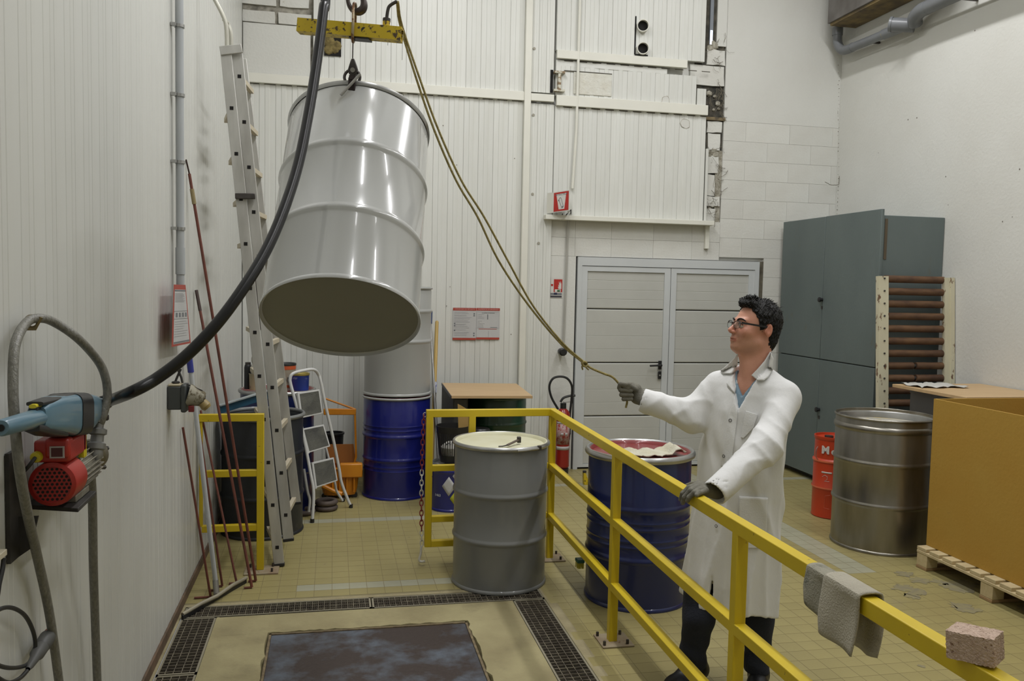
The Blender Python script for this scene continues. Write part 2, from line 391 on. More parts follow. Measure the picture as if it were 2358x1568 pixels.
strips(-.825, 1.80, 0, 3.655)
strips(-.20, 1.80, 3.74, 6.3)
strips(1.865, 2.115, 0, 3.64, .083); strips(1.865, 2.10, 3.75, 6.3, .08)
strips(2.12, 3.72, 2.56, 3.63); strips(3.73, 3.76, 2.56, 3.3, .03)
strips(2.12, 3.60, 3.73, 4.02); strips(3.61, 3.71, 3.73, 3.90, .1); strips(2.12, 3.28, 4.02, 4.075, 1.2)
strips(2.12, 3.68, 4.17, 6.3)
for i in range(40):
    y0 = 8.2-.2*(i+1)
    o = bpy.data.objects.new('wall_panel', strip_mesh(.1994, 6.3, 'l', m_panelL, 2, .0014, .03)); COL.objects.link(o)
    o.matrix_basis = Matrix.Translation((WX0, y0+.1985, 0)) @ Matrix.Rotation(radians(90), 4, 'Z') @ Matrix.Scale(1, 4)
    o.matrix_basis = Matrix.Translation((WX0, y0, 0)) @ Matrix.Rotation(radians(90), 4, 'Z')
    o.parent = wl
MB().box(WX0-.04, WX0, -3.2, .2, 0, 6.3).build('plain_lining', m_panelL, wl, smooth=False)
# block work to the right and over the door, each block its own part
def blk(x0, x1, z0, z1, mat=m_block, y=8.235, dep=.04, g=.0018, jit=0):
    e = (x1-x0, z1-z0)
    if jit:
        pts = []
        for (a, b) in ((0, 0), (.33, 0), (.66, 0), (1, 0), (1, .5), (1, 1), (.66, 1), (.33, 1), (0, 1), (0, .5)):
            pts.append(V(x0+e[0]*a+random.uniform(-jit, jit), y+random.uniform(0, jit*.6), z0+e[1]*b+random.uniform(-jit, jit)))
        return MB().prism(pts, (0, dep, 0)).build('block', mat, wb, smooth=False)
    k = ('blk', round(e[0], 3), round(e[1], 3), mat.name)
    if k not in _pc:
        b = MB().box(g/2, e[0]-g/2, 0, dep, g/2, e[1]-g/2); me = bpy.data.meshes.new('block'); me.from_pydata(b.v, [], b.f); me.materials.append(mat); _pc[k] = me
    o = bpy.data.objects.new('block', _pc[k]); COL.objects.link(o); o.location = (x0, y+random.uniform(0, .0015), z0); o.parent = wb
for r in range(18):
    z = r*.2; x = 3.93; off = .25 if r % 2 else 0
    if z < 2.1: x = 4.44
    xs = [x]; c = 3.93+off
    while c < WX1-.02:
        if c > x+.06: xs.append(c)
        c += .5
    xs.append(WX1)
    for a, b in zip(xs, xs[1:]): blk(a, b, z, z+.2)
blk(3.93, WX1, 3.6, 6.3, m_plaster)
for (a, b) in ((2.12, 2.37), (2.37, 2.75), (2.75, 3.2), (3.2, 3.62), (3.62, 3.93)):
    blk(a, b, 2.165, 2.35); blk(a-.0, b, 2.35, 2.56)
blk(2.12, 2.385, 0, 2.165, m_plaster)
# ragged unpainted column between the panels and the block wall
MB().box(3.60, 3.93, 8.262, 8.27, 2.3, 6.3).build('cavity_backing', m_grime, wb)
def zz(y): return W(1640, y, Y=8.24).z
def xx(x): return W(x, 300, Y=8.24).x
for (a, b, c, d) in ((1623, 114, 1664, 148), (1584, 152, 1663, 197), (1628, 279, 1663, 305), (1631, 308, 1659, 346), (1631, 359, 1657, 399), (1630, 402, 1650, 450), (1630, 452, 1663, 475), (1628, 481, 1655, 556)):
    blk(xx(a), xx(c), zz(d), zz(b), m_block, 8.238, .035, jit=.006)
blk(3.82, 3.93, 4.35, 6.3, m_plaster, 8.24); blk(3.86, 3.93, 2.2, 3.3, m_rubble, 8.25, jit=.01)
for i in range(26):
    a = random.uniform(1628, 1662); b = random.choice([random.uniform(202, 270), random.uniform(100, 116), random.uniform(345, 360), random.uniform(455, 485)])
    p = W(a, b, Y=8.25); s_ = random.uniform(.018, .045)
    MB().ball(p, s_, 7, (1, .5, random.uniform(.6, 1))).build('rubble_lump', m_rubble, wb, smooth=False)
MB().box(xx(1618), xx(1668), 8.225, 8.27, zz(277), zz(270)).build('rusty_lintel', M('rust_lintel', (.25, .19, .10), .9, col2=(.10, .08, .05), scale=20), wb)
wn = struct(MB().box(3.74, 3.775, 8.235, 8.26, 4.36, 6.0).build('window_1', M('window_strip', (.22, .24, .27), .3), smooth=False))
MB().box(3.745, 3.77, 8.232, 8.236, 4.36, 4.50).build('pane', M('daylight', (.75, .82, 1.0), .5, emit=1.6), wn, smooth=False)
# upper left: bare blocks and smooth grey panel
MB().box(-.83, -.2, 8.255, 8.262, 3.7, 6.3).build('mortar_bed', m_mortar, wb)
ztop = W(630, 57, Y=8.24).z
blk(-.825, -.225, 3.72, ztop, m_plaster, 8.225)
zc = W(630, 28, Y=8.24).z; zd = W(630, 16, Y=8.24).z
for (a, b) in ((-.83, -.545), (-.515, -.22)): blk(a, b, ztop+.012, zc, m_block, 8.235, jit=.003)
for r in range(4):
    for (a, b) in ((-.83, -.535), (-.50, -.24)): blk(a, b, zd+.01+r*.22, zd+.2+r*.22, m_block, 8.235, jit=.004)
# patch of old insulation foam beside the grey panel
p0, p1 = W(752, 84, Y=8.19), W(783, 126, Y=8.19)
MB().box(p0.x-.02, p1.x+.01, 8.185, 8.2, p1.z-.015, p0.z).build('patch_recess', m_dark, wb)
for i in range(7):
    q = V(random.uniform(p0.x+.01, p1.x-.01), 8.185, random.uniform(p1.z+.01, p0.z-.02))
    MB().ball(q, .045, 8, (1, .35, 1.1)).build('foam_lump', M('foam', (.22, .17, .06), .95, col2=(.08, .06, .02), scale=25, bump=.8), wb, smooth=False)
# flashings, ledge and vertical cover strip
m_trim = M('trim_white', (.72, .71, .63), .45, var=.06, wear=(.3, .27, .18), wscale=14, wthr=.72)
struct(MB().box(-.83, 1.82, 8.165, 8.21, 3.655, 3.74).build('trim_1', m_trim, bevel=.003))
struct(MB().box(1.865, 2.10, 8.165, 8.21, 3.66, 3.73).build('trim_2', m_trim, bevel=.003))
struct(MB().box(2.125, 3.72, 8.165, 8.21, 3.63, 3.73).build('trim_3', m_trim, bevel=.003))
struct(MB().box(2.12, 3.48, 8.165, 8.21, 4.085, 4.165).build('trim_4', m_trim, bevel=.003))
struct(MB().box(2.03, 3.81, 8.115, 8.23, 2.515, 2.56).build('trim_5', m_trim, bevel=.003))
struct(MB().box(1.80, 1.865, 8.15, 8.21, 0, 6.3).build('trim_6', m_trim, bevel=.004))
struct(MB().box(3.755, 3.80, 8.20, 8.235, 2.28, 2.52).build('trim_7', m_trim, bevel=.002))
# small notches along the flashings
nb = MB()
for i in range(20): x = -.78+i*.145; nb.box(x, x+.10, 8.196, 8.199, 3.648, 3.654)
for i in range(11): x = 2.2+i*.145; nb.box(x, x+.09, 8.196, 8.199, 3.620, 3.629); nb.box(x, x+.09, 8.196, 8.199, 4.068, 4.076)
nb.build('profile_gaps', M('gap_dark', (.10, .09, .07), .9), wb, smooth=False, kind='stuff')
struct(MB().box(WX0, WX0+.012, -3.2, 8.2, -.004, .055).build('baseboard_left', m_dkbrown, bevel=.003))
struct(MB().box(WX0, 2.1, 8.185, 8.2, 0, .05).build('baseboard_back', m_dkbrown, bevel=.003))
# I-beam end stub and two pipe stubs in the wall
p = W(1288, 187, Y=8.17); ib = thing('beam_stub', 'rusty white-painted I-beam end showing in the wall cut-out', 'beam', (p.x, 8.2, p.z))
b = MB(); b.box(p.x-.055, p.x+.055, 8.15, 8.21, p.z+.075, p.z+.095); b.box(p.x-.055, p.x+.055, 8.15, 8.21, p.z-.10, p.z-.08); b.box(p.x-.014, p.x+.014, 8.155, 8.21, p.z-.09, p.z+.085)
b.build('beam_profile', M('beam_paint', (.60, .58, .48), .6, wear=(.22, .15, .08), wscale=18, wthr=.5), ib)
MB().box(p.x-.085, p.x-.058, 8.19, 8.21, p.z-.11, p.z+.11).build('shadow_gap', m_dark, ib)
for k, y in enumerate((60, 112)):
    q = W(1479, y, Y=8.17)
    t = thing('pipe_stub', ('upper' if k == 0 else 'lower')+' of two open white pipe ends in the wall above the door', 'pipe', (q.x, 8.2, q.z), 'pipe ends in the wall')
    MB().lathe([(.052, .10), (.052, 0), (.060, 0), (.060, .09)], (q.x, 8.145, q.z), (.25, 1, .05), 24).build('pipe_wall', m_trim, t)
    MB().cyl((q.x+.01, 8.185, q.z), (q.x+.01, 8.188, q.z), .055).build('pipe_bore', m_dark, t)
a0, a1 = W(1465, 37, Y=8.19), W(1492, 127, Y=8.19)
MB().box(a0.x-.006, a0.x+.004, 8.19, 8.2, a1.z, a0.z).build('slot_edge', m_dark, wb); MB().box(a0.x, a1.x, 8.19, 8.2, a1.z-.008, a1.z+.003).build('slot_edge', m_dark, wb)
# ---- double door
dr = empty_struct('door_1'); dr.location = (3.4, 8.2, 0)
DY = 8.245
MB().box(2.385, 4.46, 8.262, 8.275, 0, 2.165).build('door_backing', m_dark, dr)
def dx(x): return W(x, 850, Y=DY).x
f = MB()
x0, x1, xm = 2.40, 4.385, (dx(1518)+dx(1554))/2
for a in ((x0, x0+.045, 0, 2.16), (x1-.05, x1, 0, 2.16), (x0+.0451, x1-.0501, 2.075, 2.16)): f.box(a[0], a[1], 8.215, 8.262, a[2], a[3])
f.build('door_frame', m_frame, dr, smooth=False)
def zd_(x, y): return W(x, y, Y=DY).z
ZS = [2.03, zd_(1430, 712), zd_(1430, 835), zd_(1430, 957), .045]
def leaf(a, b, nm):
    s = MB()
    for q in ((a, a+.06, .02, 2.07), (b-.065, b, .02, 2.07), (a+.0601, b-.0651, 2.02, 2.07), (a+.0601, b-.0651, .02, .05)): s.box(q[0], q[1], 8.222, 8.26, q[2], q[3])
    lf = s.build('door_leaf', m_frame, dr, smooth=False)
    for k in range(4):
        z1, z0 = ZS[k]-.005, ZS[k+1]+.005; pr = [(.03, z0), (.006, z0), (0, z0+.008)]; h = z1-z0
        for i in range(1, 4): c = z0+h*i/4; pr += [(0, c-.003), (.0025, c), (0, c+.003)]
        pr += [(0, z1-.008), (.006, z1), (.03, z1)]; n = len(pr)
        vs = [(x, 8.236+y_, z) for x in (a+.058, b-.063) for y_, z in pr]
        MB().add(vs, [(i, i+1, n+i+1, n+i) for i in range(n-1)]+[tuple(range(n)), tuple(range(n, 2*n))[::-1]]).build('door_panel', m_dpanel, lf, smooth=False)
    return lf
lf1 = leaf(x0+.045, xm-.003, 'l'); lf2 = leaf(xm+.003, x1-.05, 'r')
hp = W(1521, 841, Y=8.20); h = MB(); h.cyl((hp.x, 8.22, hp.z), (hp.x, 8.175, hp.z), .013); h.tube([(hp.x, 8.178, hp.z), (hp.x-.05, 8.172, hp.z), (hp.x-.125, 8.176, hp.z-.004)], .010, 10)
h.box(hp.x-.018, hp.x+.018, 8.212, 8.222, hp.z-.045, hp.z+.045); hd = h.build('door_handle', m_black, dr, bevel=.003)
h = MB(); h.box(hp.x-.018, hp.x+.018, 8.212, 8.222, hp.z-.145, hp.z-.065); h.build('lock_plate', m_black, dr, bevel=.006); MB().cyl((hp.x, 8.213, hp.z-.105), (hp.x, 8.209, hp.z-.105), .009).build('lock_cylinder', m_steel, dr)
MB().box(4.385, 4.44, 8.24, 8.262, 0, 2.165).build('door_reveal', M('reveal_brown', (.20, .18, .13), .9, col2=(.08, .07, .05), scale=8), dr)
# ---- ceiling lamps
for (lx, ly, lz, p_) in LAMPS:
    t = thing('ceiling_lamp', 'ceiling batten lamp over the %s, the %s from the back wall' % ('pit' if lx < 2 else 'right-hand aisle', {6.0: 'first', 3.8: 'second', 1.6: 'third', -.6: 'fourth'}[ly]), 'lamp', (lx, ly, lz+.1), 'ceiling batten lamps')
    MB().box(lx-.1, lx+.1, ly-.78, ly+.78, lz+.045, lz+.12).build('lamp_housing', m_trim, t)
    for sx in (-.05, .05): MB().cyl((lx+sx, ly-.75, lz+.022), (lx+sx, ly+.75, lz+.022), .013, n=8).build('lamp_tube', M('tube_glass', (1, .98, .92), .3, emit=3), t)
    for yy in (-.6, .6): MB().box(lx-.01, lx+.01, ly+yy-.01, ly+yy+.01, lz+.12, 6.3).build('hanger', m_steel, t)
# ---- pipes on the right wall
t = thing('drain_pipe', 'grey plastic drain pipe running along the right wall near the ceiling', 'pipe', (5.12, 7.5, 4.3))
c1 = W(1926, 118, X=5.12); yc = min(8.12, c1.y); zc1 = 4.33
vx = V(5.10, 8.10, 0)
MB().cyl((5.10, 8.10, 6.25), (5.10, 8.10, 4.58), .026).build('down_pipe', m_pipe, t)
e = MB(); e.cyl((5.10, 8.10, 4.60), (5.10, 8.10, 4.52), .052); e.tube(catmull([(5.10, 8.10, 4.55), (5.10, 8.09, 4.44), (5.11, 8.03, 4.355), (5.12, 7.93, 4.335), (5.12, 7.85, 4.335)], 5), .046, 20); e.build('elbow', m_pipe, t)
MB().cyl((5.12, 7.88, 4.335), (5.12, 7.10, 4.315), .043, n=24).build('horizontal_pipe', m_pipe, t)
MB().cyl((5.12, 7.35, 4.322), (5.12, 7.08, 4.315), .050, n=24).build('pipe_sleeve', m_pipe, t)
e = MB(); e.cyl((5.03, 7.12, 4.34), (5.17, 6.98, 4.30), .062, n=24); e.cyl((5.02, 7.13, 4.343), (5.035, 7.115, 4.339), .068, n=24); e.build('tee_joint', m_pipe, t)
e = MB(); e.tube(catmull([(5.15, 6.94, 4.30), (5.11, 6.90, 4.34), (5.09, 6.80, 4.37), (5.09, 6.7, 4.372)], 5), .062, 24); e.build('elbow', m_pipe, t)
MB().cyl((5.09, 6.78, 4.372), (5.06, 3.2, 4.33), .060, n=28).build('main_pipe', m_pipe, t)
MB().cyl((5.07, 5.60, 4.36), (5.07, 5.50, 4.36), .068, n=28).build('pipe_sleeve', m_pipe, t)
for y in (7.6, 6.3, 4.8): MB().box(5.11, 5.247, y-.012, y+.012, 4.31, 4.33).build('pipe_clip', m_dsteel, t)
b0 = W(1936, 50, X=5.0)
t = thing('air_heater', 'grey metal box fixed high on the right wall in the corner', 'heater', (5.1, 7.6, 4.7))
MB().box(4.93, 5.247, 6.4, 8.02, 4.60, 5.3).build('heater_case', M('heater_grey', (.16, .15, .14), .6, col2=(.09, .08, .07), scale=5), t, bevel=.004)
MB().box(4.95, 5.24, 6.42, 8.0, 4.575, 4.60).build('heater_base', M('heater_rust', (.25, .18, .07), .8, col2=(.08, .06, .04), scale=7), t)
# conduit, valve and its run on the back wall
t = thing('wall_conduit', 'thin white painted conduit down the back wall ending in a dark valve knob', 'conduit', (2.27, 8.2, 1.2))
q = [W(1321, 0, Y=8.17), W(1313, 240, Y=8.17), W(1308, 440, Y=8.17)]; q[0].z = 6.2
MB().tube([V(2.345, 8.175, 6.3), V(2.335, 8.175, 3.4), V(2.31, 8.175, 2.83)], .014).build('upper_conduit', m_trim, t)
MB().tube([V(2.30, 8.175, 2.58), V(2.285, 8.2, 2.50), V(2.285, 8.215, 2.4), V(2.27, 8.215, 1.28)], .010).build('lower_conduit', M('conduit_grey', (.42, .41, .37), .5), t)
k = W(1296, 810, Y=8.15); e = MB(); e.cyl((k.x, 8.235, k.z), (k.x, 8.16, k.z), .030); e.lathe([(0, 0), (.03, 0), (.042, .01), (.042, .03), (.03, .04), (0, .04)], (k.x, 8.165, k.z), (0, -1, 0), 10); e.build('valve_knob', m_black, t)

# old cut-outs, plaster patch, anchors and cobwebs on the walls
a, b = W(1322, 165, Y=8.19), W(1408, 222, Y=8.19)
MB().box(a.x, b.x, 8.190, 8.2, b.z, a.z).build('plaster_patch', M('patch_plaster', (.66, .655, .59), .9, col2=(.60, .58, .50), scale=12, bump=.8, bscale=30), wb, bevel=.004)
MB().box(a.x-.1, b.x+.0, 8.188, 8.1985, a.z+.002, a.z+.008).build('patch_joint', MATS['gap_dark'], wb)
for (x, y, s_) in ((1533, 232, .045), (1577, 284, .05)):
    q = W(x, y, Y=8.197); rg = [q+V(s_*cos(a)*(1+.25*random.uniform(-1, 1)), 0, s_*sin(a)*(1+.25*random.uniform(-1, 1))) for a in np.linspace(0, 2*pi, 11)[:-1]]
    MB().tube(rg, .0035, 5, closed=True).build('cut_ring', M('ring_grime', (.25, .22, .16), .9, col2=(.5, .48, .42), scale=40), wb); MB().prism([p+V(0, -.002, 0) for p in rg], (0, .006, 0)).build('cut_plug', m_plaster, wb, smooth=False)
for (x, y) in ((1230, 112), (1228, 265), (1226, 447), (1184, 900), (1240, 560)):
    q = W(x, y, Y=8.2); MB().cyl((q.x, 8.205, q.z), (q.x, 8.192, q.z), .014, n=10).build('screw_cap', M('cap_grime', (.35, .33, .27), .8), wb)
m_web = M('cobweb_grey', (.17, .15, .11), 1)
def web(pts, r=.0022, jit=.006, nm='cobweb'):
    p_ = catmull(pts, 5); return [p+V(random.uniform(-jit, jit), random.uniform(-jit*.3, 0), random.uniform(-jit, jit)) for p in p_], r
wbm = MB(); rngw = random.Random(4)
for (x0, y0, x1, y1, n) in ((1926, 230, 1945, 300, 9), (1922, 395, 1950, 430, 7), (1625, 95, 1672, 115, 9), (1625, 200, 1665, 270, 26), (1630, 330, 1665, 400, 14), (1628, 440, 1662, 500, 16), (1640, 400, 1660, 470, 8), (1655, 110, 1668, 240, 12)):
    for i in range(n):
        a = (rngw.uniform(x0, x1), rngw.uniform(y0, y1)); ln = rngw.uniform(8, 26); an = rngw.uniform(0, 6.28)
        pts = [W(a[0]+ln*t_*cos(an)+rngw.uniform(-2, 2), a[1]+ln*t_*sin(an)+4*sin(t_*3), Y=8.185 if x0 > 1900 else 8.222) for t_ in (0, .4, .7, 1)]
        pp, r_ = web(pts, rngw.uniform(.0008, .0026), .004)
        if max(p.x for p in pp) < WX1-.01: wbm.tube(pp, r_, 4)
for y in range(150, 560, 9):
    q = W(1931+rngw.uniform(-1.5, 1.5), y, Y=8.19); q.x = min(q.x, WX1-.006); wbm.ball(q, rngw.uniform(.002, .006), 5)
pp, r_ = web([W(x, y, Y=8.18) for x, y in ((1900, 419), (1915, 426), (1932, 424), (1945, 412), (1952, 406))], .003, .003); wbm.tube([V(min(p.x, WX1-.006), p.y, p.z) for p in pp], .003, 4)
wbm.build('cobwebs', m_web, wb, kind='stuff')
st = MB()
for i in range(26):
    st.ball((WX1-.001, rngw.uniform(4.2, 8.0), rngw.uniform(1.4, 4.3)), rngw.uniform(.003, .008), 6, (.2, 1, 1))
for i in range(16): st.ball((rngw.uniform(-.6, 2.1), 8.195, rngw.uniform(.6, 3.4)), rngw.uniform(.003, .006), 6, (1, .3, 1))
st.build('wall_specks', M('speck', (.22, .20, .17), .9), wb, kind='stuff')

stn = MB(); rs2 = random.Random(9)
for (cx_, cy_, r_) in ((3.75, 4.75, .16), (3.95, 4.55, .12), (3.55, 4.55, .10), (3.7, 4.25, .09), (4.05, 4.2, .06), (3.30, 2.9, .14), (2.9, 3.6, .03), (2.6, 3.9, .02), (2.35, 3.3, .025), (2.2, 4.2, .015), (.55, 6.1, .012), (-.05, 5.6, .012), (.9, 5.9, .01)):
    for k in range(4 if r_ > .05 else 1):
        a0, b0 = cx_+rs2.uniform(-r_, r_)*.8, cy_+rs2.uniform(-r_, r_)*.8; q = r_*rs2.uniform(.3, .7)
        stn.add([V(a0+q*cos(a)*(1+.45*rs2.uniform(-1, 1)), b0+q*sin(a)*(1+.45*rs2.uniform(-1, 1)), .0014+.0001*k) for a in [2*pi*i/22 for i in range(22)]], [tuple(range(22))])
stn.build('floor_stains', M('stain_grey', (.19, .17, .115), .6, col2=(.27, .235, .11), scale=22), floor, smooth=False, kind='stuff')
# ================================================================== DRUMS
def paint(name, col, rough=.28, **k): return M(name, col, rough, coat=.35, var=.08, **k)
m_blue = paint('drum_blue', (.004, .012, .082), .3, wear=(.05, .05, .07), wscale=9, wthr=.76)
m_bluel = paint('drum_blue_bright', (.009, .013, .15), .28)
m_gdark = paint('drum_grey_dark', (.185, .19, .184), .42)
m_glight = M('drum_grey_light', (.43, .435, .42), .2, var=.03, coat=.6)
m_gunder_shade = M('drum_underside_shade', (.20, .195, .15), .35, var=.05)  # olive grey base, with the shade under the hanging drum darkened into its colour
m_glight2 = M('drum_grey_matt', (.36, .365, .35), .3, var=.04)
m_charc = M('drum_charcoal', (.018, .02, .024), .42, wear=(.06, .06, .06), wscale=5, wthr=.62, wsoft=.2)
m_ring = M('clamp_ring', (.45, .45, .44), .32, .85, col2=(.36, .36, .35), scale=12)
m_green = paint('barrel_green', (.008, .045, .022), .4)
m_redlid = paint('lid_red', (.22, .02, .02), .35)
m_cream = M('lid_cream', (.60, .59, .44), .5, col2=(.55, .53, .36), scale=9, wear=(.40, .33, .12), wscale=11, wthr=.68)
m_inox = M('drum_steel_raw', (.30, .285, .255), .3, .9, col2=(.20, .185, .15), scale=3, stretch=(3, 3, .6), wear=(.11, .07, .04), wscale=16, wthr=.70, wsoft=.03)
m_rust = M('rust_brown', (.16, .085, .04), .75, .2, col2=(.07, .035, .02), scale=18, stretch=(.4, 1, 1))
def body_profile(r, h, hoops, foot=True, hw=.016, hh=.009, extra=()):
    p = [(r-.004, .012), (r+.004, .010), (r+.006, 0), (r+.008, .006), (r+.006, .016), (r, .022)]
    z = .022; zs = sorted([(f*h, hh, hw) for f in hoops]+[(f*h, .003, .007) for f in extra])
    for (c, a, b) in zs: p += [(r, c-b*1.4), (r+a*.25, c-b), (r+a*.85, c-b*.45), (r+a, c), (r+a*.85, c+b*.45), (r+a*.25, c+b), (r, c+b*1.4)]
    p += [(r, h-.03), (r-.004, h-.02), (r-.004, h)]
    return p
def drum(name, label, loc, r=.292, h=.88, mat=m_blue, hoops=(1/3, 2/3), lid=None, ring=m_ring, extra=(), group=None, cat='drum', open_=None, lidz=-.012, local=False, ringr=.011, n=72):
    t = thing(name, label, cat, loc if not local else (0, 0, 0), group, local); o = (0, 0, 0) if local else loc
    MB().lathe(body_profile(r, h, hoops, extra=extra), o, n=n).build('drum_body', mat, t)
    MB().lathe([(0, .012), (r-.004, .012)], o, n=n).build('drum_base', mat, t)
    if open_:
        MB().lathe([(r-.004, h-.02), (r-.010, h-.03), (r-.010, open_), (0, open_)], o, n=n).build('drum_lining', m_ring if mat is m_inox else mat, t)
    if lid: MB().lathe([(0, h+lidz), (r-.03, h+lidz), (r-.022, h+lidz-.004), (r-.016, h-.002), (r-.008, h+.006), (r-.002, h+.005)], o, n=n).build('drum_lid', lid, t)
    if ring:
        q = [(r+ringr*.4+ringr*cos(a)*1.05, h-.006+ringr*1.3*sin(a)) for a in [2*pi*i/10 for i in range(11)]]
        MB().lathe(q, o, n=n).build('clamp_ring' if ring is m_ring else 'rim', ring, t)
    return t
# front dark grey drum
c = (1.035, 5.15, .001)
d1 = drum('steel_drum', 'dark grey steel drum with cream lid standing on the floor grating', c, .290, .885, m_gdark, (.345, .665), m_cream)
q = V(c[0]+.10, c[1]-.292, .875)
lv = MB(); lv.tube([V(c[0]+.305*sin(a), c[1]-.305*cos(a), .878) for a in np.linspace(.12, .62, 10)], .009, 8); lv.build('ring_lever', m_ring, d1)
lv = MB(); lv.box(-.012, .012, -.01, .01, -.014, .014, Matrix.Translation((c[0]+.305*sin(.66), c[1]-.305*cos(.66), .882))); lv.build('lever_latch', m_dsteel, d1, bevel=.003)
# bung wrench lying on its lid
t = thing('bung_wrench', 'small dark metal lever tool lying on the cream drum lid', 'tool', (1.10, 5.03, .875))
A, B = W(1168, 1025, z=.888), W(1195, 1012, z=.904)
MB().beam(A, B, .018, .008).build('tool_handle', M('tool_brown', (.12, .09, .07), .6, .3), t, bevel=.002)
MB().box(B.x-.012, B.x+.012, B.y-.012, B.y+.012, B.z-.020, B.z+.018).build('tool_head', m_dsteel, t, bevel=.004)
MB().tube([A, A+V(-.03, -.01, -.004), A+V(-.055, -.004, -.006)], .004).build('tool_prong', m_dsteel, t)
# blue drum beside the man
c = (1.808, 4.765, 0)
d2 = drum('steel_drum', 'dark blue steel drum with red lid between the railing and the man', c, .306, .885, m_blue, (1/3, 2/3), m_redlid, extra=(.42, .46, .54, .58), ringr=.016)
MB().box(c[0]-.2, c[0]-.1, c[1]+.26, c[1]+.3, .885, .905).build('ring_lever', m_ring, d2, bevel=.006)
cl = thing('rag', 'crumpled cream cloth lying on the red lid of the blue drum', 'cloth', (1.86, 4.72, .88))
Gd = []
for i in range(26):
    row = []
    for j in range(15):
        u, v = i/25, j/14; x = c[0]-.13+.35*u; y = c[1]-.17+.17*v-.02*sin(u*4)
        k = .02*abs(sin(u*11+v*3))*(.4+.6*v)+(.035 if u > .78 else .0)*sin((u-.78)*14)+random.uniform(0, .004)
        if j in (0,) : y += .012*sin(i*1.3)+random.uniform(-.004, .004)
        if i in (25,): x += .02*sin(j*.8)
        row.append(V(x, y, .880+k))
    Gd.append(row)
MB().sheet(Gd).build('cloth_sheet', M('cloth_cream', (.56, .54, .44), .95, col2=(.50, .46, .33), scale=12, bump=.5, bscale=150), cl, solid=.006)
# stainless drum at the right
c = (3.99, 5.50, 0)
d3 = drum('open_drum', 'bare stained steel drum without lid next to the cardboard box', c, .340, .965, m_inox, (.355, .665), None, m_inox, open_=.80, ringr=.007)
MB().lathe([(.340, .862), (.349, .872), (.352, .886), (.349, .90), (.340, .91)], c, n=72).build('hoop', m_inox, d3)
MB().lathe([(0, .905), (.24, .902), (.325, .895)], c, n=48).build('inner_sack', M('liner_pale', (.42, .40, .34), .4, wear=(.45, .33, .05), wscale=6, wthr=.55), d3)
# back blue drum + stacked light drum
c = (.555, 7.46, 0)
drum('steel_drum', 'deep blue steel drum by the back wall under a light grey drum', c, .292, .875, m_bluel, (.39, .62), m_redlid, ring=m_glight2, extra=(.28, .32, .68, .72), ringr=.008)
drum('steel_drum', 'pale grey drum stacked on the blue drum by the back wall', (.555, 7.46, .893), .288, .93, m_glight2, (.50, .78), m_glight2, ring=m_glight2, ringr=.008)
# left corner
drum('steel_drum', 'charcoal open drum behind the short yellow gate in the left corner', (-.505, 6.46, 0), .290, .875, m_charc, (.33, .68), None, m_gdark, open_=.77, ringr=.012)
drum('steel_drum', 'dark blue drum with tins on its red lid in the left corner', (-.44, 7.10, 0), .290, .975, m_blue, (1/3, 2/3), m_redlid, ringr=.012)
g = thing('glove', 'pale green rubber glove scrap lying in the open charcoal drum', 'glove', (-.37, 6.38, .80))
MB().tube(catmull([(-.46, 6.36, .785), (-.40, 6.32, .82), (-.36, 6.36, .86), (-.31, 6.40, .83)], 5), .016, 8).build('glove_body', M('glove_green', (.35, .48, .40), .6), g)
# tins on the left corner drum
def can(name, label, p, r, h, mat, topm=None, cat='tin', extra=None):
    t = thing(name, label, cat, p)
    MB().lathe([(0, 0), (r*.94, 0), (r*.95, .004), (r, h-.006), (r+.004, h), (r-.003, h)], p, n=32).build('can_body', mat, t)
    if topm: MB().lathe([(r+.003, h-.004), (r+.005, h+.004), (r+.002, h+.014), (r-.006, h+.012), (r-.012, h+.004), (0, h+.003)], p, n=32).build('can_lid', topm, t)
    return t
zt = .972
p = W(656, 893, Y=7.12); t = can('paint_pail', 'cream pail with orange band and black lid on the corner drum', (p.x, 7.14, zt+.009), .085, .19, M('pail_cream', (.55, .50, .38), .5), M('lid_black', (.02, .02, .02), .5), 'pail')
MB().lathe([(.0865, .155), (.0868, .185)], (p.x, 7.14, zt+.009), n=32).build('orange_band', M('band_orange', (.55, .10, .03), .5), t)
MB().lathe([(.084, .01), (.0845, .03)], (p.x, 7.14, zt+.009), n=32).build('orange_band', MATS['band_orange'], t)
text('OU', .075, (p.x+.015, 7.14-.0865, zt+.075), (1, .12, 0), (0, 0, 1), M('ink_dark', (.05, .05, .05), .6), t)
p = W(688, 897, Y=6.99); t = can('paint_tin', 'blue tin with brass lid beside the cream pail', (p.x+.01, 6.99, zt+.009), .072, .125, M('tin_blue', (.03, .06, .34), .35, wear=(.25, .3, .5), wscale=5, wthr=.6, stretch=(1, 1, 3)), M('tin_brass', (.42, .34, .09), .35, .6), 'tin')
p = W(588, 895, Y=7.02); t = can('glue_pot', 'dark and cream pot with a knotted white rag behind the ladder', (p.x, 7.02, zt+.009), .048, .13, M('pot_cream', (.42, .36, .22), .5, wear=(.05, .05, .05), wscale=3, wthr=.5), None, 'pot')
MB().ball((p.x-.005, 7.02, zt+.17), .042, 12, (.8, .8, 1.5)).ball((p.x-.012, 7.02, zt+.25), .026, 10, (.8, .8, 1.6)).build('rag', M('rag_white', (.5, .48, .42), .95, bump=.9, bscale=60), t)
t = thing('dark_bottle', 'narrow black container at the left edge of the corner drum', 'bottle', (-.60, 7.0, zt+.009)); p = W(571, 893, Y=7.08)
MB().lathe([(0, 0), (.03, 0), (.03, .17), (.026, .19), (.02, .20), (0, .20)], (p.x, 7.08, zt+.009), n=20).build('bottle_body', m_black, t)
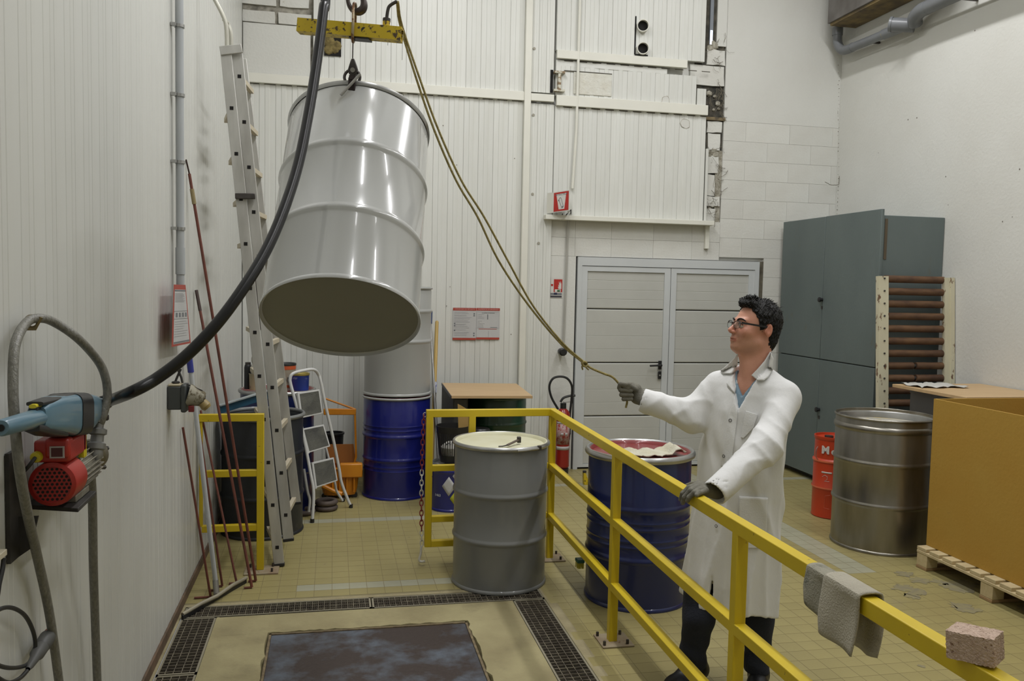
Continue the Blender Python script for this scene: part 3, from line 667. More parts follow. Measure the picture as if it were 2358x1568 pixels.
MB().lathe([(.022, .196), (.022, .215), (0, .215)], (p.x, 7.08, zt+.009), n=20).build('bottle_cap', m_dsteel, t)
# turquoise hopper edge lying over the drums
t = thing('blue_board', 'turquoise metal channel resting over the charcoal drum rim', 'board', (-.5, 6.8, .93))
a, b = W(505, 950, Y=6.30), W(648, 905, Y=6.62); MB().beam(a+V(0, 0, .02), b+V(0, 0, .02), .012, .06).build('channel_web', M('turq', (.015, .085, .15), .5, wear=(.2, .25, .27), wscale=8, wthr=.66), t, bevel=.002)
MB().beam(a+V(0, -.012, .052), b+V(0, -.012, .052), .04, .008).build('channel_lip', M('turq_lip', (.33, .36, .36), .5), t)
# green barrel, desk, dark cabinet, blue pail, waste basket
drum('steel_drum', 'dark green barrel under the beech board by the back wall', (1.45, 7.55, 0), .285, .86, m_green, (.36, .72), m_green, m_green, ringr=.01)
t = thing('desk_board', 'beech veneer board lying on the green barrel and dark cabinet', 'board', (1.33, 7.4, .9))
pts = [V(.966, 6.94, .91), V(1.648, 6.90, .91), V(1.702, 7.80, .91), V(1.004, 7.87, .91)]
m_beech = M('beech', (.52, .36, .19), .5, col2=(.46, .31, .16), scale=3, stretch=(1, 8, 1))
MB().prism(pts, (0, 0, .022)).build('board_top', m_beech, t, smooth=False)
MB().beam(pts[0]+V(-.003, 0, .010), pts[3]+V(-.003, 0, .010), .006, .024).build('edge_band', m_black, t)
t = thing('dark_cabinet', 'low dark grey metal cabinet under the left end of the beech board', 'cabinet', (1.08, 7.5, 0))
MB().box(1.0, 1.13, 7.1, 7.86, .0, .905).build('cabinet_body', M('cab_dark', (.07, .07, .065), .6), t, bevel=.004)
MB().box(1.012, 1.12, 7.092, 7.1, .02, .88).build('cabinet_front', M('cab_dark2', (.10, .10, .095), .6), t, bevel=.003)
c = (.965, 6.91, 0)
d = drum('blue_pail', 'small blue drum with hazard diamonds under the wire waste basket', c, .165, .385, m_bluel, (.86,), m_gdark, ring=m_gdark, ringr=.006, cat='drum')
def on_cyl(c, r, ang, z): return V(c[0]+r*sin(ang), c[1]-r*cos(ang), z)
def diamond(ang, z, s, mat, nm):
    G = [[on_cyl(c, 0.1665, ang+(u-v)*s/0.1665*.5, z+(u+v-1)*s*.5*1.4) for u in np.linspace(0, 1, 5)] for v in np.linspace(0, 1, 5)]
    MB().sheet(G).build(nm, mat, d, solid=.001)
diamond(-.22, .215, .115, M('label_white', (.5, .5, .5), .5, wear=(.1, .1, .1), wscale=30, wthr=.68), 'hazard_label'); diamond(.30, .30, .115, MATS['label_white'], 'hazard_label'); diamond(.18, .115, .115, M('label_yellow', (.42, .42, .03), .5), 'hazard_label')
text('1463', .030, on_cyl(c, .167, -.80, .135), (cos(.8), -sin(.8), 0), (0, 0, 1), M('ink_white', (.6, .62, .65), .5), d)
c = (.975, 6.90, .393)
t = thing('waste_basket', 'black slotted plastic waste basket standing on the small blue drum', 'basket', c)
r0, r1, h_ = .10, .140, .30
for zr, rr, hh in ((0, r0, .06), (.245, r0+.033, .055)): MB().lathe([(rr, 0), (rr+.007, hh), (rr+.003, hh), (rr-.004, 0)], (c[0], c[1], c[2]+zr), n=32).build('basket_band', m_black, t)
MB().lathe([(0, 0), (r0, 0), (r0, .004), (0, .004)], c, n=32).build('basket_base', m_black, t)
for i in range(40):
    a = 2*pi*i/40; MB().beam((c[0]+(r0+.006)*cos(a), c[1]+(r0+.006)*sin(a), c[2]+.05), (c[0]+(r0+.033)*cos(a), c[1]+(r0+.033)*sin(a), c[2]+.25), .008, .003, up=(cos(a), sin(a), 0)).build('slat', m_black, t, smooth=False)
MB().lathe([(0, .02), (r0-.012, .02), (r0+.0, .12), (.05, .16), (0, .17)], c, n=20).build('basket_rubbish', M('rubbish', (.55, .53, .48), .8, wear=(.03, .03, .03), wscale=16, wthr=.58), t)
t = thing('seat_shell', 'curved plywood piece standing behind the yellow gate', 'seat', (1.10, 7.0, .72))
pp = [W(x, y, Y=6.90) for x, y in ((1054, 930), (1062, 934), (1075, 942), (1081, 948), (1083, 1000), (1056, 1000))]
MB().prism(pp, (0, .012, 0)).build('plywood', M('plywood_gold', (.42, .27, .09), .5), t)
t = thing('dark_can', 'dark round can behind the corner of the yellow gate', 'can', (1.225, 6.99, 0))
MB().lathe([(0, 0), (.075, 0), (.08, .24), (.07, .25), (0, .25)], (1.225, 6.99, .40), n=24).build('can_body', m_black, t)
MB().lathe([(0, 0), (.09, 0), (.09, .40), (0, .40)], (1.225, 6.99, 0), n=24).build('can_pedestal', m_gdark, t)
t = thing('castor', 'black castor wheel on the floor behind the front grey drum', 'wheel', (1.03, 6.6, 0))
p = W(1042, 1172, z=0); MB().cyl((p.x-.012, p.y, .035), (p.x+.025, p.y, .035), .034).build('wheel_tyre', m_black, t); MB().box(p.x-.02, p.x+.035, p.y-.02, p.y+.02, .05, .10).build('wheel_fork', m_gdark, t, bevel=.005)
# brooms
t = thing('broom_handle', 'grey metal tool handle with blue grip leaning by the blue drum', 'handle', (.95, 7.6, 0))
a, b = W(1000, 900, Y=7.75), W(991, 745, Y=7.98); dd = (b-a); top = W(992, 717, Y=8.02)
MB().cyl(a-dd*3.0*(a.z/ (dd.z*3.0)), b, .012).build('handle_tube', m_steel, t); MB().cyl(b, top, .017).build('handle_grip', M('grip_blue', (.03, .05, .13), .5), t)
t = thing('broom_handle', 'yellow wooden broomstick with a paper label leaning on the wall', 'handle', (1.0, 7.6, 0))
a, b = W(1000, 915, Y=7.8), W(1006, 742, Y=8.08); dd = (b-a)
MB().cyl(a-dd*(a.z/dd.z), b, .017).ball(b, .017, 12).build('handle_stick', M('stick_yellow', (.50, .34, .10), .5), t)
a2, b2 = W(1001, 905, Y=7.8), W(1002, 880, Y=7.84); MB().cyl(a2, b2, .0178).build('paper_label', M('label_pale', (.5, .52, .6), .5, wear=(.08, .08, .3), wscale=20, wthr=.5), t)
MB().box(.90, .99, 7.72, 7.76, .0, .05).build('broom_head', m_black, t, bevel=.01)

# ================================================================== HOISTED DRUM
def atD(x, y, D): return W(x, y, D=D)
Bc, Tc = atD(785, 737, 3.19), atD(828, 303, 3.63)
ax = (Tc-Bc).normalized(); Ls = (Tc-Bc).length
sd = drum('hoisted_drum', 'big light grey drum hanging tilted from the hoist in mid-air', (0, 0, 0), .293, Ls, m_glight, (.335, .665), None, ring=None, local=True, n=96)
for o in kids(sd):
    if o.name.startswith('drum_base'): o.data.materials[0] = m_gunder_shade
MB().lathe([(.293, Ls-.02), (.299, Ls-.012), (.300, Ls-.004), (.296, Ls), (.290, Ls-.002), (.288, Ls-.012), (0, Ls-.014)], n=96).build('top_rim', m_ring, sd)
for k in range(4): 
    o = text(['UN 1A2', 'X 420', '16 F', '89 63'][k][:0] or '. . . .', .02, (.0, -.296, .05), (1, 0, 0), (0, 0, 1), m_gunder_shade, sd) if False else None
z_ = ax; x_ = RT-z_*RT.dot(z_); x_.normalize(); y_ = z_.cross(x_)
sd.matrix_basis = Matrix(((x_.x, y_.x, z_.x, Bc.x), (x_.y, y_.y, z_.y, Bc.y), (x_.z, y_.z, z_.z, Bc.z), (0, 0, 0, 1)))
# lifting clamp on the near edge of the rim
near = Tc-y_*0
tow = (EYE-Tc); tow = (tow-z_*tow.dot(z_)).normalized()
rimp = Tc+tow*.297-x_*.035
DR = (rimp-EYE).dot(FW)
t = thing('drum_clamp', 'dark lifting clamp with a T-bar gripping the rim of the hanging drum', 'clamp', rimp)
def hp_(x, y, d=0): return atD(x, y, DR+d)
sc = DR/F
MB().beam(hp_(810, 222, -.012), hp_(812, 180, -.012), 17*sc, .03, up=FW).build('clamp_jaw', M('clamp_black', (.04, .03, .028), .5, .5, wear=(.10, .05, .03), wscale=30), t, bevel=.003)
MB().beam(hp_(809, 214, .028), hp_(811, 185, .028), 15*sc, .012, up=FW).build('clamp_jaw', MATS['clamp_black'], t, bevel=.003)
MB().box(-.013, .013, -.03, .035, -.008, .008, Matrix.Translation(hp_(811, 182, 0))).build('clamp_bridge', MATS['clamp_black'], t)
MB().cyl(hp_(785, 219, -.055), hp_(829, 171, -.035), 3.2*sc, n=12).build('tightening_bar', m_steel, t)
MB().tube([hp_(811, 178, 0)+RT*(18*sc*cos(a))+UP*(17*sc*sin(a)) for a in np.linspace(0, 2*pi, 29)[:-1]], 3.4*sc, 10, closed=True).build('clamp_ring', m_dsteel, t)
t = thing('wire_sling', 'steel wire with a teardrop snap shackle below the yellow beam', 'shackle', hp_(812, 150))
MB().cyl(hp_(813, 82, 0), hp_(812, 134, 0), 1.3*sc, n=8).build('wire_rope', m_dsteel, t)
MB().prism([hp_(x, y, -.012) for x, y in ((809, 134), (815, 134), (820, 148), (823.5, 160), (821, 169), (815, 174), (809, 174), (803, 169), (800.5, 160), (804, 148))], FW*.024).build('shackle_body', m_dsteel, t, bevel=.003)
MB().cyl(hp_(812, 161, -.02), hp_(812, 161, .02), 5.5*sc, n=14).build('shackle_pin', m_steel, t)
# yellow beam
t = thing('lifting_beam', 'chipped yellow square-tube beam above the hanging drum', 'beam', hp_(808, 70))
m_yel = M('yellow_paint', (.60, .44, .012), .42, var=.10, scale=6, wear=(.13, .08, .03), wscale=24, wthr=.67, wsoft=.03)
m_yelw = M('yellow_chipped', (.58, .42, .012), .42, wear=(.07, .045, .02), wscale=48, wthr=.565, wsoft=.02)
a, b = hp_(688, 60, .0)+UP*.0, hp_(926, 81, -.02)
dv = (b-a).normalized(); up_ = V(0, 0, 1); hh = 30*sc
bm_ = MB(); sd_ = dv.cross(up_).normalized(); u_ = sd_.cross(dv)
prof = [(-1, -1), (1, -1), (1, 1), (-1, 1)]; wt = .78
vs = []
for p in (a, b):
    for k in (1, wt): vs += [p+sd_*(i*hh/2*k)+u_*(j*hh/2*k) for i, j in prof]
fs = [(i, (i+1) % 4, 8+(i+1) % 4, 8+i) for i in range(4)]+[(4+i, 12+i, 12+(i+1) % 4, 4+(i+1) % 4) for i in range(4)]
for o_ in (0, 8): fs += [(o_+i, o_+4+i, o_+4+(i+1) % 4, o_+(i+1) % 4) for i in range(4)]
bm_.add(vs, fs).build('beam_tube', m_yelw, t, smooth=False)
for x in (838, 888): MB().cyl(hp_(x, 69 if x < 850 else 71, -hh*.5-.012), hp_(x, 70 if x < 850 else 72, -.01), 6.5*sc, n=12).build('bolt', m_dsteel, t)
MB().beam(hp_(808, 87, 0)-u_*.003, hp_(853, 91, -.01)-u_*.003, hh*.95, .006).build('wear_plate', m_black, t)
MB().cyl(hp_(889, 64, -.01), hp_(890, 44, -.01), 8.5*sc, n=16).build('lever_socket', m_yelw, t); MB().cyl(hp_(890, 50, -.01), hp_(890.5, 43, -.01), 9*sc, n=16).build('socket_collar', m_dsteel, t)
MB().tube(catmull([hp_(890, 46, -.01), hp_(893, 24, -.01), hp_(898, 13, -.01), hp_(914, 3, -.01)], 6), 3.8*sc, 12).build('lever_arm', m_dsteel, t)
for (x, y0, y1) in ((893, 97, 107), (927, 80, 140)):
    for i in range(int((y1-y0)/2.2)): MB().ball(hp_(x-(i*.04), y0+i*2.2, -.03), .0016, 6).build('ball_chain_bead', m_steel, t)
# crane hook
t = thing('crane_hook', 'dark steel crane hook holding the beam link at the top edge', 'hook', hp_(822, 10))
pts = [hp_(x, y, 0) for x, y in ((802, -14), (801, 0), (805, 14), (814, 24), (826, 27), (836, 20), (838, 6), (833, -12), (824, -26), (820, -45))]
MB().tube(catmull(pts, 6), lambda u: (4.5+5.0*math.exp(-((u-.52)/.22)**2))*sc, 14).build('hook_body', M('hook_steel', (.06, .045, .04), .4, .5, wear=(.30, .18, .03), wscale=9, wthr=.70), t)
MB().cyl(hp_(820, -45, 0), hp_(820, -120, 0), .035).build('hook_block', m_dsteel, t)
pz = hp_(820, -120, 0); MB().cyl(pz, V(pz.x, pz.y, 6.1), .006, n=8).build('hoist_cable', m_dsteel, t)
MB().box(pz.x-.12, pz.x+.12, pz.y-.25, pz.y+.25, 6.1, 6.3).build('hoist_body', m_yel, t, bevel=.01)
t = thing('beam_link', 'worn steel link between crane hook and yellow beam', 'link', hp_(816, 50))
MB().tube(catmull([hp_(814, 12, -.02), hp_(819, 12, .012), hp_(818, 50, hh*.6+.01), hp_(815, 92, hh*.6), hp_(812, 92, -hh*.6), hp_(813, 50, -hh*.6-.012)], 6, True), 3.3*sc, 10, closed=True).build('link_bar', M('link_steel', (.35, .29, .18), .4, .6, wear=(.15, .07, .03), wscale=30, wthr=.5), t)

# ropes from the lever to the man's glove
m_rope = M('rope_yellow', (.40, .33, .12), .8, col2=(.24, .19, .06), scale=60, bump=.8, bscale=200)
t = thing('control_rope', 'doubled yellow rope from the hoist lever to the gloved hand', 'rope', hp_(915, 4))
P0 = hp_(914, 4, -.01)
def ropept(x, y, s): return W(x, y, Y=3.57*(1-s)+3.86*s)
r1 = [P0]+[ropept(x, y, s) for x, y, s in ((922, 60, .08), (960, 185, .2), (1000, 300, .3), (1050, 415, .42), (1100, 500, .5), (1148, 600, .6), (1215, 700, .74), (1290, 790, .88), (1346, 838, .95))]
r2 = [P0+V(.004, 0, 0)]+[ropept(x, y, s) for x, y, s in ((926, 60, .08), (968, 185, .2), (1008, 295, .3), (1062, 415, .42), (1115, 500, .5), (1172, 605, .6), (1228, 705, .74), (1296, 790, .88), (1348, 836, .95))]
MB().tube(catmull(r1, 6), .0048, 8).build('rope_strand', m_rope, t); MB().tube(catmull(r2, 6), .0048, 8).build('rope_strand', m_rope, t)
r3 = [ropept(x, y, s) for x, y, s in ((1340, 833, .95), (1362, 848, .97), (1390, 860, .99), (1410, 868, 1.), (1424, 882, 1.), (1434, 895, 1.0), (1441, 915, 1.0), (1444, 925, 1.), (1441, 939, 1.))]
MB().tube(catmull(r3, 6), .0055, 8).build('rope_end', m_rope, t)
kn = MB(); kc = ropept(1346, 838, .95)
for i in range(5): kn.tube([kc+V(.013*cos(a+i), .012*sin(a*1.0+i*1.7), .011*sin(a+i*.9)) for a in np.linspace(0, 2*pi, 13)[:-1]], .0048, 6, closed=True)
kn.build('rope_knot', m_rope, t, kind='stuff')
MB().tube(catmull([kc, kc+V(.01, 0, -.018), kc+V(.022, 0, -.028)], 4), .004, 6).build('rope_tail', m_rope, t); MB().tube(catmull([kc, kc+V(-.012, 0, -.012), kc+V(-.008, 0, -.028)], 4), .004, 6).build('rope_tail', m_rope, t)
# ================================================================== RAILINGS
def bar(a, b, w_, h_, nm, mat, par, bev=.003, up=(0, 0, 1)): return MB().beam(a, b, w_, h_, up).build(nm, mat, par, bevel=bev)
def rx(y): return 1.455-.0085*(5.5-y)
m_ybase = M('base_plate_rusty', (.30, .26, .17), .7, col2=(.22, .15, .09), scale=12, wear=(.14, .06, .03), wscale=16, wthr=.6)
t = thing('guard_rail', 'long yellow tubular steel railing the man rests his hand on', 'railing', (1.45, 4.5, 0))
YE = .6
for zt_, nm in ((1.032, 'top_rail'), (.665, 'middle_rail'), (.325, 'lower_rail')):
    bar(V(rx(5.52), 5.52, zt_-.024), V(rx(YE), YE, zt_-.024), .044, .048 if zt_ > 1 else .042, nm, m_yel, t)
for py in (5.5, 4.13, 2.745, 1.36):
    MB().box(-.022, .022, -.022, .022, .006, 1.01, Matrix.Translation((rx(py), py, 0))).build('post', m_yel, t, bevel=.003)
    MB().box(-.085, .085, -.085, .085, .0, .009, Matrix.Translation((rx(py)+.01, py, 0))).build('base_plate', m_ybase, t, bevel=.002)
    for sx in (-.06, .065):
        for sy in (-.06, .06): MB().cyl((rx(py)+sx, py+sy, .009), (rx(py)+sx, py+sy, .03), .008, n=6).build('anchor_bolt', m_dsteel, t)
# gate side running left from the corner
bar(V(.60, 5.5, 1.008), V(1.44, 5.5, 1.008), .044, .048, 'top_rail', m_yel, t)
for zt_ in (.665, .325): bar(V(.64, 5.5, zt_-.02), V(1.43, 5.5, zt_-.02), .04, .04, 'cross_rail', m_yel, t)
bar(V(.61, 5.5, .14), V(.88, 5.5, .14), .04, .042, 'cross_rail', m_yel, t)
bar(V(.622, 5.5, .12), V(.622, 5.5, .99), .044, .044, 'end_post', m_yel, t, up=(0, 1, 0))
bar(V(.905, 5.5, .0), V(.905, 5.5, .99), .044, .044, 'post', m_yel, t, up=(0, 1, 0))
t = thing('short_gate', 'short yellow steel gate frame fixed by the left wall', 'railing', (-.45, 5.53, 0))
bar(V(-.815, 5.53, .99), V(-.424, 5.53, .99), .044, .046, 'top_rail', m_yel, t)
bar(V(-.446, 5.53, .01), V(-.446, 5.53, .97), .044, .044, 'post', m_yel, t, up=(0, 1, 0)); bar(V(-.805, 5.53, .30), V(-.805, 5.53, .97), .02, .03, 'wall_post', m_yel, t, up=(0, 1, 0))
for z in (.655, .305): bar(V(-.80, 5.53, z-.02), V(-.46, 5.53, z-.02), .04, .042, 'cross_rail', m_yel, t)
MB().box(-.54, -.33, 5.44, 5.60, 0, .010).build('base_plate', m_ybase, t, bevel=.002)
for x, y in ((-.51, 5.47), (-.37, 5.47), (-.51, 5.57), (-.37, 5.57)): MB().cyl((x, y, .01), (x, y, .032), .008, n=6).build('anchor_bolt', m_dsteel, t)
# barrier chain
t = thing('barrier_chain', 'red and white plastic chain hanging at the yellow gate end', 'chain', (.585, 5.49, .1))
m_cr, m_cw = M('chain_red', (.20, .015, .015), .5), M('chain_white', (.55, .53, .47), .5)
for i in range(26):
    z = .985-i*.0335; x = .583-.008*sin(i*.12); a = i % 2; pts = []
    for th in np.linspace(0, 2*pi, 15)[:-1]: u, v = .011*cos(th), .0215*sin(th); pts.append(V(x+(u if a else 0), 5.49+(0 if a else u), z+v))
    col = m_cr if i < 11 or (16 <= i < 23) else m_cw
    MB().tube(pts, .0036, 7, closed=True).build('chain_link', col, t)
MB().tube(catmull([V(.578, 5.485, .125), V(.575, 5.48, .08), V(.565, 5.475, .04), V(.58, 5.47, .028), V(.60, 5.46, .035)], 5), .008, 8).build('knotted_end', m_cw, t)
MB().tube([V(.59, 5.49, 1.0)+V(.012*cos(a), 0, .014*sin(a)) for a in np.linspace(0, 2*pi, 13)[:-1]], .003, 6, closed=True).build('hook_ring', m_steel, t)

# ================================================================== LEFT WALL
PXW = -.735
def wl_(x, y, X=PXW): return W(x, y, X=X)
m_toolb = M('tool_bluegrey', (.10, .19, .25), .33, coat=.3, col2=(.085, .16, .21), wear=(.2, .2, .2), wscale=30, wthr=.74)
m_pred = M('pump_red', (.36, .02, .012), .38, col2=(.28, .015, .01), wear=(.32, .12, .09), wscale=7, wthr=.66, wsoft=.1)
m_fin = M('pump_alu', (.42, .40, .33), .55, .4, col2=(.2, .18, .14), scale=14)
m_iron = M('iron_dark', (.03, .028, .025), .7, .3, col2=(.06, .055, .05), scale=14)
m_hose = M('hose_braided', (.20, .195, .165), .4, col2=(.12, .115, .095), scale=140, stretch=(1, 1, .5), bump=.3, bscale=220)
m_yelp = M('plastic_yellow', (.60, .50, .02), .4)
def loft(secs, axis, up, n=28, e=.6):
    axis = Vector(axis).normalized(); s_ = axis.cross(Vector(up)).normalized(); u_ = s_.cross(axis); b = MB(); vs = []
    for (c, a, h) in secs:
        for i in range(n):
            t_ = 2*pi*i/n; cx, sy = cos(t_), sin(t_)
            vs.append(Vector(c)+s_*(a*math.copysign(abs(cx)**e, cx))+u_*(h*math.copysign(abs(sy)**e, sy)))
    N = len(secs); return b.add(vs, [(j*n+i, j*n+(i+1) % n, (j+1)*n+(i+1) % n, (j+1)*n+i) for j in range(N-1) for i in range(n)]+[tuple(range(n))[::-1], tuple(range((N-1)*n, N*n))])
t = thing('transfer_pump', 'red electric transfer pump with perforated fan cover on a wall bracket', 'pump', (PXW, 2.5, 1.2))
mc = wl_(125, 1112); D = (mc-EYE).dot(FW); px = D/F; R0 = 52*px
dirY = V(0, 1, 0)
p0 = V(mc.x, mc.y-.02, mc.z); 
MB().lathe([(R0*.80, .0), (R0*.97, .004), (R0, .014), (R0, .105), (R0*.94, .11)], p0, dirY, 40).build('fan_cover', m_pred, t)
MB().lathe([(0, .004), (R0*.8, .004), (R0*.8, 0)], p0, dirY, 40).build('cover_face', m_pred, t)
ho = MB()
for q in range(-4, 5):
    for r_ in range(-4, 5):
        x = (q+r_*.5)*.0118; z = r_*.866*.0118
        if math.hypot(x, z) < R0*.78: ho.cyl((p0.x+x, p0.y+.0035, p0.z+z), (p0.x+x, p0.y+.0030, p0.z+z), .0038, n=8)
ho.build('vent_holes', m_dark, t, kind='stuff')
MB().cyl(p0+V(0, .1, 0), p0+V(0, .30, 0), R0*.78, n=28).build('motor_body', m_fin, t)
for i in range(24):
    a = 2*pi*i/24; MB().beam(p0+V(R0*.86*cos(a), .108, R0*.86*sin(a)), p0+V(R0*.86*cos(a), .29, R0*.86*sin(a)), .003, R0*.22, up=(cos(a), 0, sin(a))).build('cooling_fin', m_fin, t, smooth=False)
MB().lathe([(0, 0), (R0*.62, 0), (R0*.80, .012), (R0*.80, .045), (R0*.7, .06), (R0*.3, .066), (0, .066)], p0+V(0.01, .30, .012), dirY, 32).build('pump_head', M('pump_brass', (.16, .14, .09), .45, .6), t)
for a in (.6, 2.2, 3.9, 5.4): MB().cyl(p0+V(R0*.72*cos(a), .33, R0*.72*sin(a)+.012), p0+V(R0*.72*cos(a)+.01, .375, R0*.72*sin(a)), .008, n=6).build('head_bolt', m_dsteel, t)
tb = p0+V(.0, .0, R0+.028)
MB().box(-.045, .045, .0, .165, -.030, .030, Matrix.Translation(tb)).build('terminal_box', m_pred, t, bevel=.008)
MB().box(-.03, .03, -.006, .04, -.018, .036, Matrix.Translation(tb+V(.014, 0, 0))).build('switch_housing', m_pred, t, bevel=.008)
MB().box(-.018, .018, -.009, -.005, -.016, .016, Matrix.Translation(tb+V(.016, 0, 0))).build('rating_plate', M('plate_silver', (.4, .36, .34), .4), t); MB().box(-.014, .014, -.0095, -.0085, -.012, .012, Matrix.Translation(tb+V(.016, 0, 0))).build('switch_face', M('switch_dark', (.07, .01, .01), .4), t)
MB().lathe([(0, 0), (.013, 0), (.015, .006), (.015, .016), (0, .016)], tb+V(-.035, -.016, -.012), (0, 1, 0), 12).build('cable_gland', m_yelp, t)
MB().tube(catmull([tb+V(-.035, -.014, -.012), tb+V(-.045, -.03, -.03), tb+V(-.07, -.01, -.06), tb+V(-.075, .03, -.10)], 5), .005, 8).build('motor_cable', m_black, t)
for yy in (.135, .150): MB().box(.028, .045, yy, yy+.012, -.045, .036, Matrix.Translation(tb)).build('yellow_clip', m_yelp, t, bevel=.002)
br = p0.z-R0-.012
g0, g1, g2 = W(66, 1163, z=br), W(180, 1170, z=br), W(222, 1130, z=br); pts = [V(-.828, g0.y+.02, br), V(g0.x, g0.y, br), g1, g2, V(-.828, g2.y+.05, br)]
MB().prism(pts, (0, 0, -.012)).build('bracket_shelf', m_iron, t, bevel=.002)
MB().box(-.828, -.818, p0.y-.06, p0.y+.03, br-.12, br+.17).build('bracket_plate', m_iron, t); MB().prism([V(-.818, p0.y+.0, br-.012), V(-.77, p0.y+.0, br-.012), V(-.79, p0.y+.0, br-.10), V(-.818, p0.y+.0, br-.12)], (0, .008, 0)).build('bracket_gusset', m_iron, t)
MB().box(-.78, -.70, p0.y+.09, p0.y+.22, br, br+.02).build('motor_foot', m_fin, t, bevel=.003)
fi = V(-.695, 2.705, 1.305)
e = MB(); e.lathe([(.016, 0), (.022, .012), (.020, .03), (.026, .034), (.026, .05), (.019, .055), (.018, .075), (.025, .078), (.025, .092), (.014, .097), (.014, .11)], fi, (.05, .28, 1), 20); e.build('hose_fitting', M('fitting_grey', (.25, .25, .24), .45, .5), t)
hs = fi+V(.005, .03, .10)
# hose loop
t2 = thing('pump_hose', 'braided grey hose looping from the pump up over a wall hook and down', 'hose', wl_(60, 740))
R1 = [hs, W(236, 960, X=-.68), W(247, 915, X=-.672), W(243, 870, X=-.675), W(225, 830, X=-.69), W(180, 780, X=-.715), wl_(130, 745, -.76), wl_(95, 733, -.78), wl_(62, 742, -.80), wl_(36, 790, -.79), wl_(30, 870, -.78), wl_(33, 960, -.77), wl_(45, 1080, -.755), wl_(65, 1190, -.765), wl_(90, 1300, -.79), wl_(115, 1420, -.79), wl_(140, 1600, -.79)]
MB().tube(catmull(R1, 8), .0125, 14).build('hose_body', m_hose, t2)
k = wl_(62, 740, -.81); MB().tube([V(-.828, k.y, k.z-.02), V(-.79, k.y, k.z-.02), V(-.775, k.y, k.z+.012)], .005, 8).build('wall_hook', M('brass_old', (.25, .2, .1), .5, .6), t2)
MB().tube([k+V(.016*cos(a)+.012, .0, .016*sin(a)) for a in np.linspace(0, 2*pi, 17)[:-1]], .004, 6, closed=True).build('hose_clip', MATS['brass_old'], t2)
MB().lathe([(.014, -.006), (.0165, -.006), (.0165, .006), (.014, .006)], hs+V(0, .002, .018), (0, .1, 1), 18).build('hose_clamp', m_steel, t2); MB().box(-.006, .012, .012, .03, -.006, .01, Matrix.Translation(hs+V(.01, .0, .018))).build('clamp_screw', m_dsteel, t2, bevel=.002)
t3 = thing('suction_hose', 'second braided hose dropping straight down from the pump head', 'hose', wl_(212, 1140, -.75))
MB().tube(catmull([p0+V(.01, .33, -R0*.5), wl_(213, 1160, -.745), wl_(215, 1300, -.76), wl_(219, 1430, -.78), wl_(226, 1620, -.79)], 8), .0135, 14).build('hose_body', m_hose, t3)
# drum pump motor lying on the pump
t = thing('drum_pump_motor', 'blue-grey hand-held drum pump motor with yellow switch lying on the red pump', 'pump motor', wl_(150, 955))
TX = -.715
def tw(x, y): return W(x, y, X=TX)
S = lambda x, y, h, w__=None: (tw(x, y), (w__ or h)*((tw(x, y)-EYE).dot(FW)/F), h*((tw(x, y)-EYE).dot(FW)/F))
axt = (tw(232, 930)-tw(10, 985))
loft([S(2, 985, 17), S(4, 985, 20), S(92, 961, 22), S(96, 960, 20)], axt, (0, 0, 1), e=1).build('spout', m_toolb, t); MB().cyl(tw(1, 985.6)-axt.normalized()*.001, tw(3, 985), .008, n=14).build('spout_bore', m_dark, t)
loft([S(84, 962, 24, 20), S(92, 960, 32, 26), S(120, 955, 42, 34), S(146, 955, 48, 40), S(150, 955, 48, 40)], axt, (0, 0, 1), e=.45).build('front_shell', m_toolb, t)
loft([S(147, 955, 49.5, 42), S(172, 953, 49.5, 42)], axt, (0, 0, 1), e=.45).build('rubber_band', m_black, t)
for i in range(7): 
    a_, b_ = tw(152+i*2.6, 955), tw(153.2+i*2.6, 955)
loft([S(171, 953, 48, 40), S(185, 949, 43, 36), S(205, 942, 32, 27), S(222, 935, 19, 17), S(235, 929, 12, 11), S(238, 928, 10, 9)], axt, (0, 0, 1), e=.55).build('rear_shell', m_toolb, t)
loft([S(80, 930, 5, 18), S(100, 925, 6, 22), S(147, 912, 6, 26), S(176, 911, 4, 24)], axt, (0, 0, 1), e=.5).build('top_cover', m_black, t)
loft([S(72, 985, 9, 18), S(100, 992, 12, 24), S(130, 1001, 5, 26)], axt, (0, 0, 1), e=.5).build('bottom_grip', m_black, t)
loft([S(76, 944, 8, 9), S(101, 938, 8, 9)], axt, (0, 0, 1), e=.6).build('switch_base', m_black, t); loft([S(75, 936, 4.5, 8), S(88, 932, 6, 9), S(103, 931, 3.5, 8)], axt, (0, 0, 1), e=.7).build('switch_button', m_yelp, t)
# thick black supply hose up to the ceiling
t = thing('black_hose', 'thick glossy black hose sweeping from the drum pump motor up past the drum', 'hose', tw(240, 926))
BH = [tw(236, 929), tw(246, 925)] + [W(x, y, D=d) for x, y, d in ((300, 904, 2.52), (360, 872, 2.55), (430, 818, 2.58), (500, 745, 2.62), (560, 664, 2.68), (610, 582, 2.76), (650, 492, 2.85), (685, 385, 2.95), (710, 265, 3.04), (730, 140, 3.12), (745, 20, 3.18), (752, -60, 3.22))]
e_ = BH[-1]; BH += [V(e_.x+.03, e_.y, 4.2), V(e_.x+.05, e_.y, 6.28)]
MB().tube(catmull(BH, 10), .0185, 18).build('hose_body', M('hose_black', (.007, .007, .008), .33, spec=.45), t)
MB().cyl(tw(234, 930), tw(243, 926), .024, n=18).build('hose_gland', m_black, t)
